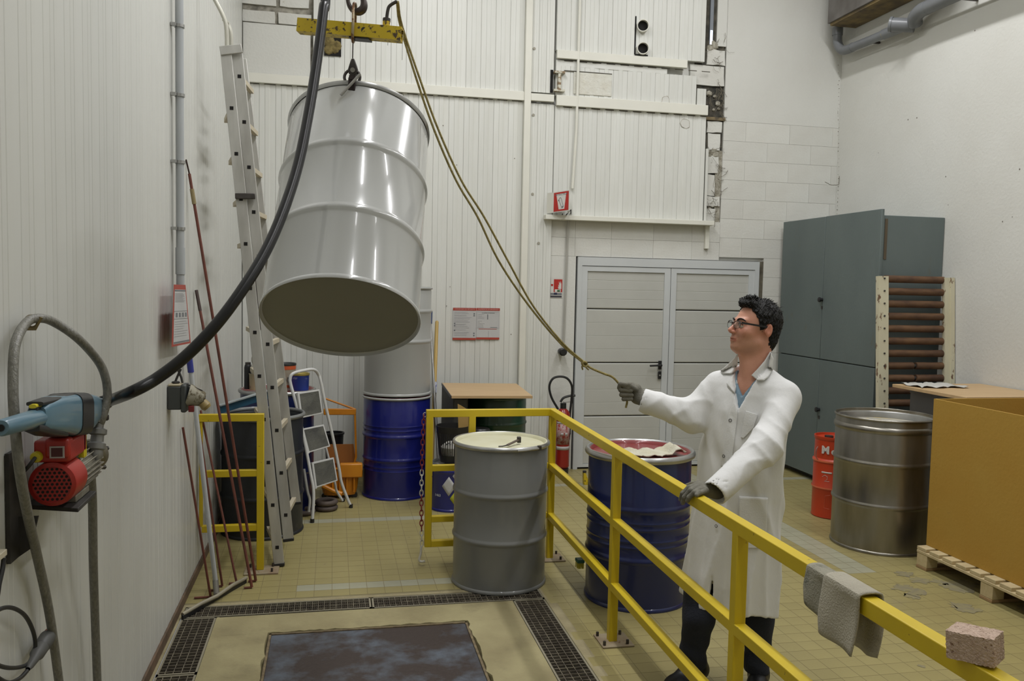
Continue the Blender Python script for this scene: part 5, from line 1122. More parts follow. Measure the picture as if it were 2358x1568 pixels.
# extinguisher
c = (2.205, 8.02, .12); c = (W(1296, 1000, Y=8.05).x, 8.06, .055)
t = thing('fire_extinguisher', 'red fire extinguisher with black hose standing by the door pillar', 'extinguisher', c)
R_ = .072
MB().lathe([(0, 0), (R_*.8, 0), (R_, .02), (R_, .52), (R_*.93, .555), (R_*.6, .585), (R_*.35, .60), (0, .60)], c, n=36).build('cylinder', M('ext_red', (.26, .012, .008), .3, coat=.3), t)
MB().lathe([(R_*.9, -.054), (R_*.95, 0), (R_*.85, .0)], c, n=24).build('foot_ring', m_black, t)
def band(z0, z1, a0, a1, mt, nm): MB().sheet([[V(c[0]+(R_+.0012)*sin(a), c[1]-(R_+.0012)*cos(a), c[2]+z) for a in np.linspace(a0, a1, 12)] for z in (z0, z1)]).build(nm, mt, t, solid=.0006)
m_lab = M('ext_label', (.34, .12, .11), .5, col2=(.42, .35, .33), scale=40, wear=(.25, .03, .02), wscale=30, wthr=.52); m_labw = M('ext_label_w', (.45, .43, .42), .5, wear=(.3, .1, .1), wscale=30, wthr=.66)
band(.245, .45, -1.2, .95, m_lab, 'instruction_label'); band(.19, .225, -1.2, .95, m_labw, 'label_band'); band(.45, .47, -1.2, .95, m_labw, 'label_band')
for a in (-.5, .1): band(.335, .362, a, a+.35, m_labw, 'pictogram')
MB().cyl((c[0], c[1], c[2]+.59), (c[0], c[1], c[2]+.65), .030).build('valve_body', m_black, t)
MB().tube(catmull([V(c[0]-.03, c[1]-.0, c[2]+.66), V(c[0], c[1]-.0, c[2]+.70), V(c[0]+.06, c[1]-.0, c[2]+.72), V(c[0]+.12, c[1]-.0, c[2]+.725)], 4), .012, 8).build('squeeze_lever', m_black, t); MB().beam((c[0], c[1], c[2]+.66), (c[0]+.09, c[1], c[2]+.665), .02, .012).build('carry_handle', m_steel, t, bevel=.003)
q = [(1285, 942), (1270, 915), (1265, 890), (1273, 872), (1290, 867), (1307, 872), (1317, 890), (1316, 920), (1312, 960), (1312, 1000)]
MB().tube(catmull([W(x, y, Y=8.05) for x, y in q], 6), .0115, 10).build('discharge_hose', m_black, t); e0, e1 = W(1311, 990, Y=8.05), W(1309, 1012, Y=8.05); MB().cyl(e0, e1, .016).build('nozzle', m_black, t)
# extinguisher sign box
t = thing('extinguisher_sign', 'red and white triangular sign box with an extinguisher symbol above the door', 'sign', W(1297, 463, Y=8.1))
FL, FR = W(1274, 443, Y=8.09), W(1314, 437, Y=8.0); zt2 = FL.z; zb2 = W(1276, 490, Y=8.09).z
FQ = [W(1274, 443, Y=8.09), W(1312, 437, Y=7.98), W(1315, 485, Y=7.98), W(1276, 490, Y=8.09)]
FQ[3].x = FQ[0].x; FQ[2].x = FQ[1].x
nf = (FQ[1]-FQ[0]).cross(FQ[2]-FQ[1]).normalized(); nf = nf if nf.y < 0 else -nf
bk = [V(FQ[0].x-.04, 8.17, 0), V(FQ[1].x+.035, 8.17, 0)]
for (a, b) in ((FQ[0], bk[0]), (FQ[1], bk[1])): MB().prism([a, V(b.x, b.y, a.z), V(b.x, b.y, FQ[3].z), V(a.x, a.y, FQ[3].z)], (.003, 0, 0)).build('side_plate', m_trim, t, smooth=False)
MB().prism([FQ[0], FQ[1], FQ[2], FQ[3]], -nf*.004).build('front_plate', M('sign_white', (.62, .60, .56), .5), t, smooth=False)
Q = FQ
def pq(u0, u1, v0, v1, off, mt, nm): return patchq(Q, u0, u1, v0, v1, off, mt, nm, t, nf)
pq(.05, .95, .04, .96, .0012, M('sign_red', (.42, .02, .012), .5), 'red_field')
tp_ = [quad(Q, .2, .12), quad(Q, .8, .12), quad(Q, .7, .88), quad(Q, .36, .88)]; MB().prism([p+nf*.0022 for p in tp_], nf*.0006).build('white_shape', MATS['sign_white'], t, smooth=False)
text('EXTINCTEUR', .022, quad(Q, .5, .165)+nf*.004, Q[1]-Q[0], (0, 0, 1), m_ink, t)
MB().tube([quad(Q, u, v)+nf*.004 for u, v in ((.37, .42), (.40, .33), (.46, .30), (.52, .38), (.64, .74), (.60, .80), (.54, .78), (.38, .45))], .0022, 5).build('symbol_outline', m_ink, t); MB().tube([quad(Q, u, v)+nf*.004 for u, v in ((.55, .80), (.63, .75))], .006, 5).build('symbol_foot', m_ink, t); MB().ball(quad(Q, .36, .43)+nf*.003, .007, 8).build('symbol_head', m_ink, t)
MB().tube([V(FQ[1].x-.02, 8.15, zb2), V(FQ[1].x-.03, 8.14, zb2-.06), V(2.30, 8.17, 2.62), V(2.30, 8.175, 2.58)], .006, 6).build('loose_wire', m_iron, t)
# small fire sign on pillar
a, b = W(1269, 639, Y=8.225), W(1295, 686, Y=8.225); Q = [V(a.x, 8.232, a.z), V(b.x, 8.232, a.z), V(b.x, 8.232, b.z), V(a.x, 8.232, b.z)]; nf = V(0, -1, 0)
t = thing('fire_sign', 'small red and white fire point sticker on the pillar left of the door', 'sign', a)
pq(0, 1, 0, 1, 0, M('sign_white', (.6, .6, .56), .5), 'sign_plate'); pq(.26, .98, .08, .72, .001, MATS['sign_red'], 'red_field'); pq(.02, .2, .32, .42, .001, MATS['sign_red'], 'red_square')
pq(.35, .85, .58, .71, .002, MATS['sign_white'], 'white_block'); pq(.55, .78, .60, .70, .003, M('sign_green', (.06, .14, .06), .5), 'green_mark')
fl = [(.66, .56), (.60, .44), (.68, .48), (.63, .33), (.72, .40), (.68, .18), (.80, .30), (.82, .16), (.90, .30), (.90, .56)]
MB().prism([quad(Q, u, v)+nf*.002 for u, v in fl], nf*.0006).build('flame_symbol', MATS['sign_white'], t, smooth=False)
pq(.0, .95, .76, .86, .001, m_ink, 'dark_strip'); pq(.28, .55, .75, .84, .002, M('sign_navy', (.01, .012, .05), .5), 'navy_block'); pq(.0, .95, .89, .98, .001, M('sign_dark', (.05, .05, .06), .5), 'dark_strip')
# two notices on the panels
for k, (xa, xb, ya, yb, lab, head) in enumerate(((1043.5, 1096, 708.5, 783, 'left one of two red-edged white notices on the panelled back wall', 'CONSIGNES DE SECURITE'), (1098, 1150, 709, 782, 'right one of two red-edged white notices on the panelled back wall', "NUMEROS D'URGENCE"))):
    a, b = W(xa, ya, Y=8.18), W(xb, yb, Y=8.18); Q = [V(a.x, 8.188, a.z), V(b.x, 8.188, a.z), V(b.x, 8.188, b.z), V(a.x, 8.188, b.z)]; nf = V(0, -1, 0)
    t = thing('wall_notice', lab, 'notice', a)
    pq(0, 1, 0, 1, 0, m_paper, 'notice_sheet'); pq(0, 1, 0, .085, .001, m_redp, 'header_band'); pq(0, 1, .935, 1, .001, m_redp, 'footer_band')
    text(head, .017 if k == 0 else .0195, quad(Q, .5, .043)+nf*.002, (1, 0, 0), (0, 0, 1), M('ink_pink', (.6, .35, .32), .5), t)
    if k == 0:
        for v in (.13, .17, .22, .25, .30, .34, .40, .44, .50, .53, .57, .62, .68, .76, .80, .85): pq(.06, random.uniform(.5, .85), v, v+.010, .001, m_inkl, 'print_line')
        for u, v in ((.88, .16), (.88, .22), (.05, .47), (.05, .54), (.05, .68), (.88, .77), (.88, .84)): pq(u, u+.06, v, v+.04, .0012, m_ink, 'pictogram')
    else:
        text('LE NUMERO DE TELEPHONE', .010, quad(Q, .5, .155)+nf*.002, (1, 0, 0), (0, 0, 1), m_ink, t)
        pq(.46, .50, .20, .36, .0012, m_ink, 'print_column'); pq(.52, .535, .73, .92, .0012, m_inkl, 'print_rule'); pq(.1, .88, .66, .675, .0012, m_redp, 'print_line')
        for v in (.20, .25, .29, .33, .41, .45, .49, .53, .57, .61): pq(.06, random.uniform(.14, .4), v, v+.010, .001, m_inkl, 'print_line')
        pq(.6, .9, .605, .62, .001, m_ink, 'print_line')
        for u0, u1, v0, v1 in ((.03, .97, .125, .13), (.03, .97, .635, .64), (.03, .035, .125, .64), (.965, .97, .125, .64)): pq(u0, u1, v0, v1, .001, m_inkl, 'print_frame')
# cloths and sponge on the rail
m_rag = M('rag_grey', (.33, .31, .24), .95, col2=(.24, .23, .18), scale=10, wear=(.07, .08, .06), wscale=9, wthr=.55, wsoft=.15, bump=.6, bscale=180)
m_rag2 = M('rag_pale', (.42, .39, .31), .95, col2=(.36, .33, .26), scale=10, bump=.6, bscale=180)
def drape(y0, y1, hl, hr, name, label, mt, off, skew=0, rl=.0):
    t_ = thing(name, label, 'cloth', (rx(y0), (y0+y1)/2, 1.0), 'cloths hung over the yellow top rail'); G = []
    n1 = 12
    for i in range(15):
        v = i/14; yy = y0+(y1-y0)*v; cx_ = rx(yy); row = []
        hw = .024+off; zt_ = 1.032+off
        for k in range(n1): u = k/n1; z = zt_-hl*(1+rl*v)*(1-u); row.append(V(cx_-hw-.012*sin(u*3+v*2)*(1-u)-.008*sin(v*7)*(1-u), yy+skew*(1-u)+.01*sin(v*5)*(1-u), z-.008))
        for a in np.linspace(0, pi, 9): row.append(V(cx_-hw*cos(a), yy, zt_-.012+.012*sin(a)**.6))
        for k in range(1, n1+1): u = k/n1; z = zt_-.008-hr*u*(1-.15*v); row.append(V(cx_+hw+.015*sin(u*3+v)*u+.01*sin(v*6)*u, yy-skew*u+.008*sin(v*6+1)*u, z))
        G.append(row)
    MB().sheet(G).build('cloth_sheet', mt, t_, solid=.005); return t_
drape(2.26, 2.125, .095, .10, 'rag', 'mottled grey-green rag on the rail, the left and shorter one', m_rag, .004, .0, .45)
drape(2.155, 1.985, .165, .20, 'rag', 'pale grey felt rag on the rail, the right and longer one', m_rag2, .012, .012, 0)
t = thing('sponge', 'pinkish porous sponge block sitting on the yellow rail', 'sponge', (1.42, 1.64, 1.03))
sp = bmesh.new(); bmesh.ops.create_cube(sp, size=1); bmesh.ops.subdivide_edges(sp, edges=sp.edges, cuts=24, use_grid_fill=True)
Ms = Matrix.Translation((rx(1.6)+.0, 1.605, 1.032+.034)) @ Matrix.Rotation(radians(33), 4, 'Z') @ Matrix.Rotation(radians(-5), 4, 'X') @ Matrix.Diagonal((.075, .098, .062, 1))
for v in sp.verts:
    v.co = Ms @ v.co; v.co += V(random.uniform(-1, 1), random.uniform(-1, 1), random.uniform(-1, 1))*.0010
me = bpy.data.meshes.new('sponge_block'); sp.to_mesh(me); sp.free(); me.materials.append(M('sponge_pink', (.66, .50, .40), .95, col2=(.55, .40, .31), scale=40, wear=(.28, .17, .12), wscale=95, wthr=.60, wsoft=.03, bump=1, bscale=180)); put(me, 'sponge_block', t)
# ================================================================== THE MAN
def A3(v): return np.array(v, float)
YM = 3.55
man = thing('person', 'man in white lab coat and glasses looking up at the hanging drum, rope in hand', 'person', (1.85, 3.55, 0))
m_skin = M('skin', (.64, .325, .225), .45, col2=(.58, .27, .18), scale=14, attr=True, bump=.12, bscale=260)
m_hair = M('hair_black', (.007, .006, .005), .5, col2=(.003, .003, .003), spec=.3, scale=120, bump=.8, bscale=150, stretch=(1, 1, .4))
m_coat = M('coat_white', (.72, .72, .71), .9, var=.03, bump=.5, bscale=16, stretch=(1, 1, .55))
m_coat2 = M('coat_white_trim', (.72, .72, .705), .9, var=.03, bump=.15, bscale=160)
m_shirt = M('shirt_blue', (.20, .29, .36), .9, var=.08, bump=.2, bscale=200)
m_jean = M('jeans_dark', (.012, .016, .030), .85, col2=(.008, .010, .018), scale=9, wear=(.03, .038, .055), wscale=5, wthr=.62, wsoft=.2, bump=.4, bscale=120)
m_glove = M('glove_grey', (.19, .182, .145), .9, col2=(.14, .132, .105), scale=30, bump=.5, bscale=260)
m_shoe = M('shoe_black', (.006, .006, .007), .45)
# head frame
fh = A3((-.997, -.075, 0)); pt_ = radians(11); hf = fh*cos(pt_)+A3((0, 0, sin(pt_))); hu = A3((0, 0, cos(pt_)))-fh*sin(pt_); hl = np.cross(hu, hf)
HO = A3(W(1742, 757, Y=YM+.0))-hl*.02
RH = np.stack([hf, hl, hu], 1)
def hl2w(u, v, w_): return HO+hf*u+hl*v+hu*w_
NB = A3(W(1731, 868, Y=YM+.03))
Lb = A3((.6, -.8, 0)); fB = A3((-.8, -.6, 0)); zz_ = A3((0, 0, 1))
def head_sdf(P):
    q = (P-HO)@RH; Q = q.copy(); Q[..., 1] = np.abs(q[..., 1])
    d = ell(q, (-.018, 0, .040), (.103, .076, .086))
    d = smin(d, ell(q, (.030, 0, -.030), (.066, .060, .092)), .03)
    d = smin(d, cap(Q, (.066, .012, -.098), (-.006, .047, -.066), .016, .018), .03)
    d = smin(d, ell(q, (.074, 0, -.100), (.022, .024, .019)), .018)
    d = smin(d, ell(q, (.074, 0, -.062), (.026, .030, .028)), .02)
    d = smin(d, cap(Q, (.090, .0, .020), (.078, .040, .022), .010, .010), .016)
    d = smin(d, ell(Q, (.058, .044, -.026), (.024, .020, .020)), .02)
    d = smax(d, -ell(Q, (.102, .030, -.002), (.018, .017, .011)), .012)
    d = smin(d, cap(q, (.092, 0, .010), (.120, 0, -.030), .0065, .0105), .010)
    d = smin(d, ell(Q, (.106, .012, -.036), (.013, .008, .008)), .006)
    d = smax(d, -ell(Q, (.110, .007, -.046), (.006, .0035, .003)), .003)
    d = smin(d, ell(q, (.0985, 0, -.0635), (.008, .020, .0050)), .005)
    d = smin(d, ell(q, (.0965, 0, -.0745), (.009, .018, .0058)), .005)
    d = smax(d, -ell(q, (.108, 0, -.0690), (.010, .023, .0013)), .003)
    d = smin(d, ell(Q, (.084, .030, .001), (.011, .013, .0105)), .004)
    # ear
    er = ell(Q, (-.028, .080, .000), (.017, .0075, .031)); er = smax(er, -ell(Q, (-.024, .088, .004), (.0095, .0065, .019)), .004)
    er = smin(er, ell(Q, (-.014, .076, -.006), (.008, .006, .012)), .004)
    d = smin(d, er, .006)
    nk0, nk1 = hl2w(-.042, 0, -.055), NB+A3((.0, .0, -.05))
    d = smin(d, cap(P, nk0, nk1, .058, .066), .03)
    d = smin(d, cap(P, hl2w(.035, 0, -.115), NB+fB*.03+zz_*-.02, .016, .022), .04)
    return d
SHL = NB+Lb*.168-zz_*.062; SHR = NB-Lb*.168-zz_*.045
def body_sdf(P):
    d = head_sdf(P)
    d = smin(d, cap(P, NB+Lb*.12-zz_*.075, NB-Lb*.12-zz_*.065, .050), .06)
    d = smin(d, ell((P-(NB-zz_*.20))@np.stack([fB, Lb, zz_], 1), (0, 0, 0), (.085, .155, .17)), .05)
    return d
def skincol(P):
    q = (P-HO)@RH; c = np.ones((len(P), 3)); 
    def blend(m, col): 
        m = np.clip(m, 0, 1)[:, None]; c[:] = c*(1-m)+c*m*np.array(col)
    st = np.clip((-.030-q[:, 2])/.03, 0, 1)*np.clip((q[:, 0]+.02)/.05, 0, 1)*np.clip((q[:, 2]+.135)/.02, 0, 1); blend(st*.75, (.72, .74, .70))
    mo = np.exp(-((q[:, 2]+.050)/.008)**2)*(q[:, 0] > .07); blend(mo*.5, (.75, .7, .7))
    lip = np.exp(-(((q[:, 2]+.069)/.0095)**4))*(q[:, 0] > .086)*(np.abs(q[:, 1]) < .024); blend(lip*.8, (.85, .55, .55))
    nose = np.exp(-(((q[:, 0]-.118)/.02)**2+((q[:, 2]+.03)/.02)**2)); blend(nose*.5, (1.08, .8, .8))
    ck = np.exp(-(((q[:, 2]+.02)/.025)**2))*np.exp(-(((np.abs(q[:, 1])-.045)/.02)**2)); blend(ck*.4, (1.1, .85, .82))
    ear = (np.abs(q[:, 1]) > .074)*(q[:, 0] < -.005)*(q[:, 0] > -.05); blend(ear*.5, (1.05, .75, .72))
    tmp = np.clip((np.abs(q[:, 1])-.05)/.02, 0, 1)*np.exp(-((q[:, 0]-.005)/.02)**2)*np.exp(-((q[:, 2]-.005)/.035)**2); blend(tmp*.6, (.6, .58, .56))
    return c
lo = np.minimum(HO-.15, NB-.26); hi = np.maximum(HO+.15, NB+.25); lo[2] = NB[2]-.30; hi[2] = HO[2]+.16
body = sdfobj('body', body_sdf, lo, hi, .0034, m_skin, man, 1, skincol)
# hair
def hair_sdf(P):
    q = (P-HO)@RH; u, v, w_ = q[..., 0], q[..., 1], q[..., 2]; av = np.abs(v)
    n = .0022*np.sin(u*310+v*140+2*np.sin(w_*170))+.0016*np.sin(v*420+w_*230+u*90)+.0012*np.sin(u*700+w_*510)
    top = ell(q, (-.020, 0, .046), (.110, .084, .094))+n
    top = smin(top, ell(q, (.060, .004, .108), (.036, .048, .022))+2.2*n, .02)
    top = smin(top, ell(q, (.070, .02, .126), (.013, .020, .012))+2.5*n, .012)
    top = smin(top, ell(q, (-.062, 0, -.030), (.060, .062, .075))+n, .03)
    line = np.interp(u, [-.2, -.075, -.052, -.044, -.012, -.004, .012, .030, .050, .066, .085, .12], [-.125, -.105, -.07, .028, .030, -.012, -.004, .040, .068, .084, .092, .105])
    line = np.where(av < .045, np.interp(u, [-.2, -.085, -.06, .0, .04, .12], [-.12, -.11, -.06, .05, .08, .098]), line)
    return np.maximum(top, (line-w_)*.8+n)
hair = sdfobj('hair', hair_sdf, HO-.16, HO+A3((.16, .16, .17)), .003, m_hair, man, 0)
hb = MB(); rs_ = np.random.RandomState(3)
for i in range(420):
    th = rs_.uniform(0, 2*pi); ph = rs_.uniform(0, .95) if i > 160 else rs_.uniform(.3, .75); 
    if i <= 160: th = rs_.uniform(-.7, .7)
    d_ = A3((sin(ph)*cos(th), sin(ph)*sin(th), cos(ph))); b0 = A3((-.020, 0, .046))+d_*A3((.104, .080, .090))
    if b0[0] > .062 and b0[2] < .09: continue
    if b0[2] < .03+max(0, b0[0])*.6: continue
    tip = b0+d_*rs_.uniform(.010, .017)+rs_.uniform(-.006, .006, 3)+(A3((.004, 0, .010)) if b0[0] > .02 else A3((-.012, 0, -.004)))
    hb.cyl(V(*(HO+RH@b0)), V(*(HO+RH@tip)), .0022, .0004, n=5, caps=False)
hb.build('hair_tufts', m_hair, man, kind='stuff')
# eyes, brows, glasses
m_eye = M('eye_white', (.62, .58, .54), .2); m_iris = M('iris_dark', (.03, .018, .01), .1)
for s in (1, -1):
    nm = 'eyeball'
    e_ = MB().ball(V(*hl2w(.0815, s*.030, -.001)), .0128, 16).build(nm, m_eye, man)
    gz = (hf*1.0+hu*.25+hl*-.0); gz /= np.linalg.norm(gz); c_ = hl2w(.0815, s*.030, -.001)
    MB().cyl(V(*(c_+gz*.0117)), V(*(c_+gz*.0131)), .0058, .0050, 16).build('iris', m_iris, e_)
    MB().tube(catmull([V(*hl2w(a, s*b, w_)) for a, b, w_ in ((.1005, .012, .020), (.1000, .024, .026), (.0925, .038, .027), (.080, .050, .020))], 5), lambda t_: .0042*(1-.6*abs(t_-.35)), 8).build('eyebrow', m_hair, man)
    MB().tube(catmull([V(*hl2w(a, s*b, w_)) for a, b, w_ in ((.0925, .017, .003), (.0955, .030, .0085), (.0865, .045, .001))], 5), .0018, 6).build('eyelid', m_skin, man)
gl = MB().tube(catmull([V(*hl2w(.113, -.009, .004)), V(*hl2w(.116, 0, .007)), V(*hl2w(.113, .009, .004))], 5), .0013, 6).build('glasses', m_black, man)
def lens_pts(s, k=1):
    out = []
    for a in np.linspace(0, 2*pi, 33)[:-1]:
        x = .0225*k*math.copysign(abs(cos(a))**.75, cos(a)); z = .0165*k*math.copysign(abs(sin(a))**.75, sin(a)); y = s*(.0315+x)
        out.append(V(*hl2w(.112-.15*(abs(y)-.01)**1.0*.9, y, -.002+z)))
    return out
for s in (1, -1):
    MB().tube(lens_pts(s), .0011, 6, closed=True).build('lens_rim', m_black, gl)
    P_ = lens_pts(s)[1:16]; MB().tube(P_, .0019, 6).build('brow_bar', m_black, gl)
    q_ = lens_pts(s, .97); MB().prism(q_, V(*(hf*-.0012))).build('lens', M('lens_glass', (.9, .95, .95), .02, trans=1, spec=.5), gl, smooth=False)
    MB().beam(V(*hl2w(.1035, s*.056, .009)), V(*hl2w(.085, s*.072, .009)), .003, .009, up=tuple(hu)).beam(V(*hl2w(.086, s*.0715, .009)), V(*hl2w(-.022, s*.0815, .014)), .0026, .008, up=tuple(hu)).build('temple_arm', m_black, gl)

# ---- coat
cl_ = [(W(1728, 868, Y=YM+.03), None)]
Zs, Cs = [], []
for (x, y, dy) in ((1729, 875, .03), (1722, 930, .03), (1708, 1060, .03), (1699, 1150, .03), (1690, 1230, .03), (1680, 1330, .03)):
    p = W(x, y, Y=YM+dy); Zs.append(p.z); Cs.append((p.x, p.y))
Zs, Cs = np.array(Zs[::-1]), np.array(Cs[::-1])
ZT = NB[2]
az = np.array([.30, .45, .70, .95, 1.15, 1.30, 1.38, 1.42, 1.46, 1.50])-1.46+ZT+.01
aa = np.array([.232, .226, .214, .202, .198, .196, .182, .160, .110, .06]); bb = np.array([.165, .160, .150, .138, .132, .125, .112, .100, .084, .05])
ELR = A3(W(1592, 958, Y=3.70)); WRR = A3(W(1483, 922, Y=3.80)); ELL = A3(W(1760, 1030, Y=3.28)); WRL = A3(W(1648, 1133, Y=3.16))
def torso(P, off=0):
    z = P[..., 2]; cx = np.interp(z, Zs, Cs[:, 0]); cy = np.interp(z, Zs, Cs[:, 1]); a = np.interp(z, az, aa); b = np.interp(z, az, bb)
    dx, dy = P[..., 0]-cx, P[..., 1]-cy; l = dx*Lb[0]+dy*Lb[1]; f = dx*fB[0]+dy*fB[1]; th = np.arctan2(l/a, f/b)
    wlow = np.clip((1.05-z)/.5, 0, 1); wm = np.clip((z-.9)/.2, 0, 1)*np.clip((1.36-z)/.1, 0, 1)
    rg = lambda x: (1-np.abs(np.sin(.5*x)))**1.5-.3
    fold = wlow*(.018*rg(7*th+1.2*np.sin(z*5)+.6)+.010*rg(13*th+2+z*3))+.009*rg(5*th+z*9+2*np.sin(z*6+th))*np.clip((z-.55)/.2, 0, 1)*np.clip((1.4-z)/.1, 0, 1)+wm*(.004*np.sin(9*th+z*8)+.004*np.sin(z*24+th*4))
    fold = fold+.0035*np.sin(z*17+th*3)*np.clip((z-.8)/.2, 0, 1)
    k = np.sqrt((l/a)**2+(f/b)**2)+1e-6; return (k-1)*np.minimum(a, b)*1.0-fold-off
def seg(P, a, b):
    ab = b-a; return np.clip(((P-a)@ab)/(ab@ab), -.2, 1.2)
def sleeve(P, S, E, Wr, r, sgn):
    d = chain(P, [S, E, Wr], r, .05)
    wE = np.exp(-(np.linalg.norm(P-E, axis=-1)/.11)**2); t1 = seg(P, S, E); t2 = seg(P, E, Wr)
    def wv(k, a, b, c): return (1-np.abs(np.sin(.5*(P@np.array(a)*k+1.7*np.sin(P@np.array(b)*k*.43+c)+sgn))))**1.6-.3
    wM = np.exp(-(np.linalg.norm(P-(E*.5+Wr*.5), axis=-1)/.16)**2); wU = np.exp(-(np.linalg.norm(P-(S*.5+E*.5), axis=-1)/.15)**2)
    f = .013*wv(68, (.55, .3, .78), (.7, -.6, .2), .5)*wE+.0085*wv(60, (-.45, .5, .74), (.5, .7, .4), 2.)*wM+.0085*wv(52, (.74, -.3, .6), (.2, .9, -.4), 4.)*wU
    return d-f
CFR, CFL = WRR+(ELR-WRR)*.0, WRL+(ELL-WRL)*.0
def coat_sdf(P):
    P = P.astype(float); t_ = torso(P)
    zt = NB[2]; sh = cap(P, NB+Lb*.150-zz_*.066, NB-Lb*.150-zz_*.055, .050)
    sh = smin(sh, smin(cap(P, NB+zz_*.022+Lb*.045-fB*.02, NB+Lb*.16-zz_*.055, .035, .050), cap(P, NB+zz_*.022-Lb*.045-fB*.02, NB-Lb*.16-zz_*.045, .035, .050), .02), .03)
    d = smin(t_, sh, .05)
    d = smax(d, P[..., 2]-(zt+.05), .02)
    sR = sleeve(P, SHR-zz_*.015, ELR, WRR, (.070, .068, .058), 0); sL = sleeve(P, SHL-zz_*.02, ELL, WRL, (.068, .066, .056), 1.4)
    d = smin(d, smin(sR, sL, .001), .028)
    # cuts: cuffs, hem, neck hole, inside, front vent
    for E, Wr in ((ELR, WRR), (ELL, WRL)):
        a = (Wr-E)/np.linalg.norm(Wr-E); pl = (P-Wr)@a; near_ = np.linalg.norm(P-Wr, axis=-1)-.13; d = np.maximum(d, -np.maximum(-(pl-.012), near_))
        d = np.maximum(d, -cap(P, Wr-a*.03, Wr+a*.1, .047))
    hem = .400+.010*np.sin(P[..., 0]*18)-.05*((P[..., :2]-Cs[0])@Lb[:2])
    d = np.maximum(d, hem-P[..., 2]); inner = np.maximum(torso(P, -.020), P[..., 2]-.85); d = np.maximum(d, -inner)
    q = P-NB; l = q@Lb; f = q@fB; z = P[..., 2]
    d = np.maximum(d, -np.maximum(np.linalg.norm(q[..., :2]-np.array((fB*.006)[:2]), axis=-1)-.073, -(z-(zt-.03))))
    qc = np.linalg.norm(q[..., :2]-np.array((fB*.006)[:2]), axis=-1); top = zt+.050-.55*np.clip(f+.02, 0, .1); col = np.maximum(np.maximum(np.abs(qc-.077)-.0055, z-top), (zt-.03)-z); d = smin(d, col, .006)
    v = np.maximum(np.abs(l+.0)-(z-(zt-.145))*.42, -(f-.02)); v = np.maximum(v, (zt-.145)-z); d = np.maximum(d, -v)
    lt = (P[..., 0]-np.interp(z, Zs, Cs[:, 0]))*Lb[0]+(P[..., 1]-np.interp(z, Zs, Cs[:, 1]))*Lb[1]
    ft = (P[..., 0]-np.interp(z, Zs, Cs[:, 0]))*fB[0]+(P[..., 1]-np.interp(z, Zs, Cs[:, 1]))*fB[1]
    d = np.maximum(d, -np.maximum(np.abs(lt+.012)-np.clip((.60-z)*.055, 0, .02), -(ft-.05)))
    return d
lo = np.min([WRR, WRL, SHR, SHL], 0)-.12; hi = np.max([WRR, SHR, SHL], 0)+.13; lo[2] = .34; lo[0] = min(lo[0], Cs[0, 0]-.26); hi[0] = max(hi[0], Cs[0, 0]+.27); hi[1] = max(hi[1], Cs[0, 1]+.27); lo[1] = min(lo[1], Cs[0, 1]-.27); hi[2] = NB[2]+.07
coat = sdfobj('lab_coat', coat_sdf, lo, hi, .0068, m_coat, man, 1)
def shirt_sdf(P):
    P = P.astype(float); d = torso(P, -.022); d = smin(d, cap(P, NB+Lb*.12-zz_*.075, NB-Lb*.12-zz_*.065, .036), .05); q = P-NB; l = q@Lb; f = q@fB; z = P[..., 2]; zt = NB[2]
    d = np.minimum(d, np.maximum(np.maximum(cap(P, NB-zz_*.12, NB+zz_*.012-fB*.015, .084, .072), z-(zt+.0+.02-.5*np.clip(f, 0, .1))), -1e3))
    d = np.maximum(d, -cap(P, NB-zz_*.03, NB+zz_*.1-fB*.02, .064, .066)); v = np.maximum(np.maximum(np.abs(l)-(z-(zt-.085))*.6, -(f-.02)), (zt-.085)-z)
    return np.maximum(np.maximum(d, -v), 1.15-z)
sdfobj('shirt', shirt_sdf, NB-A3((.25, .25, .34)), NB+A3((.25, .25, .06)), .005, m_shirt, man, 1)
# jeans
def jean_sdf(P):
    P = P.astype(float)
    f = .005*np.sin(P[..., 2]*60+P[..., 0]*30)*np.exp(-((P[..., 2]-.14)/.10)**2)+.003*np.sin(P[..., 2]*34+P[..., 1]*40)
    R = chain(P, [A3(W(1655, 1250, Y=3.62)), A3(W(1615, 1340, Y=3.60)), A3(W(1608, 1420, Y=3.58)), A3(W(1594, 1530, Y=3.63))], (.095, .078, .070, .060), .03)
    L = chain(P, [A3(W(1715, 1250, Y=3.58)), A3(W(1742, 1350, Y=3.53)), A3(W(1746, 1430, Y=3.51)), A3(W(1742, 1552, Y=3.53))], (.095, .075, .068, .058), .03)
    d = smin(R, L, .02)-f
    return np.maximum(np.maximum(d, .075-P[..., 2]), P[..., 2]-.47)
JA, JB = W(1592, 1530, Y=3.63), W(1742, 1552, Y=3.53)
sdfobj('jeans', jean_sdf, A3((1.42, 3.30, .05)), A3((2.2, 3.80, .80)), .0075, m_jean, man, 1)
def shoe(cx_, cy_, dr_):
    dr_ = A3(dr_)/np.linalg.norm(dr_)
    def f(P):
        P = P.astype(float); c = A3((cx_, cy_, 0)); h = c-dr_*.055+zz_*.045; t_ = c+dr_*.155+zz_*.036
        d = cap(P, h, c+dr_*.05+zz_*.045, .044, .048); d = smin(d, ell((P-(c+dr_*.12+zz_*.036))@np.stack([dr_, np.cross(zz_, dr_), zz_], 1), (0, 0, 0), (.085, .050, .036)), .03)
        d = smin(d, cap(P, c-dr_*.03+zz_*.06, c-dr_*.03+zz_*.11, .045, .045), .03); return np.maximum(d, .001-P[..., 2])
    return sdfobj('shoe', f, A3((cx_-.25, cy_-.25, -.01)), A3((cx_+.25, cy_+.25, .17)), .005, m_shoe, man, 1)
s1 = shoe(JA.x+.01, JA.y-.0, (-.86, -.5, 0)); s2 = shoe(JB.x+.01, JB.y-.0, (-.5, -.86, 0))
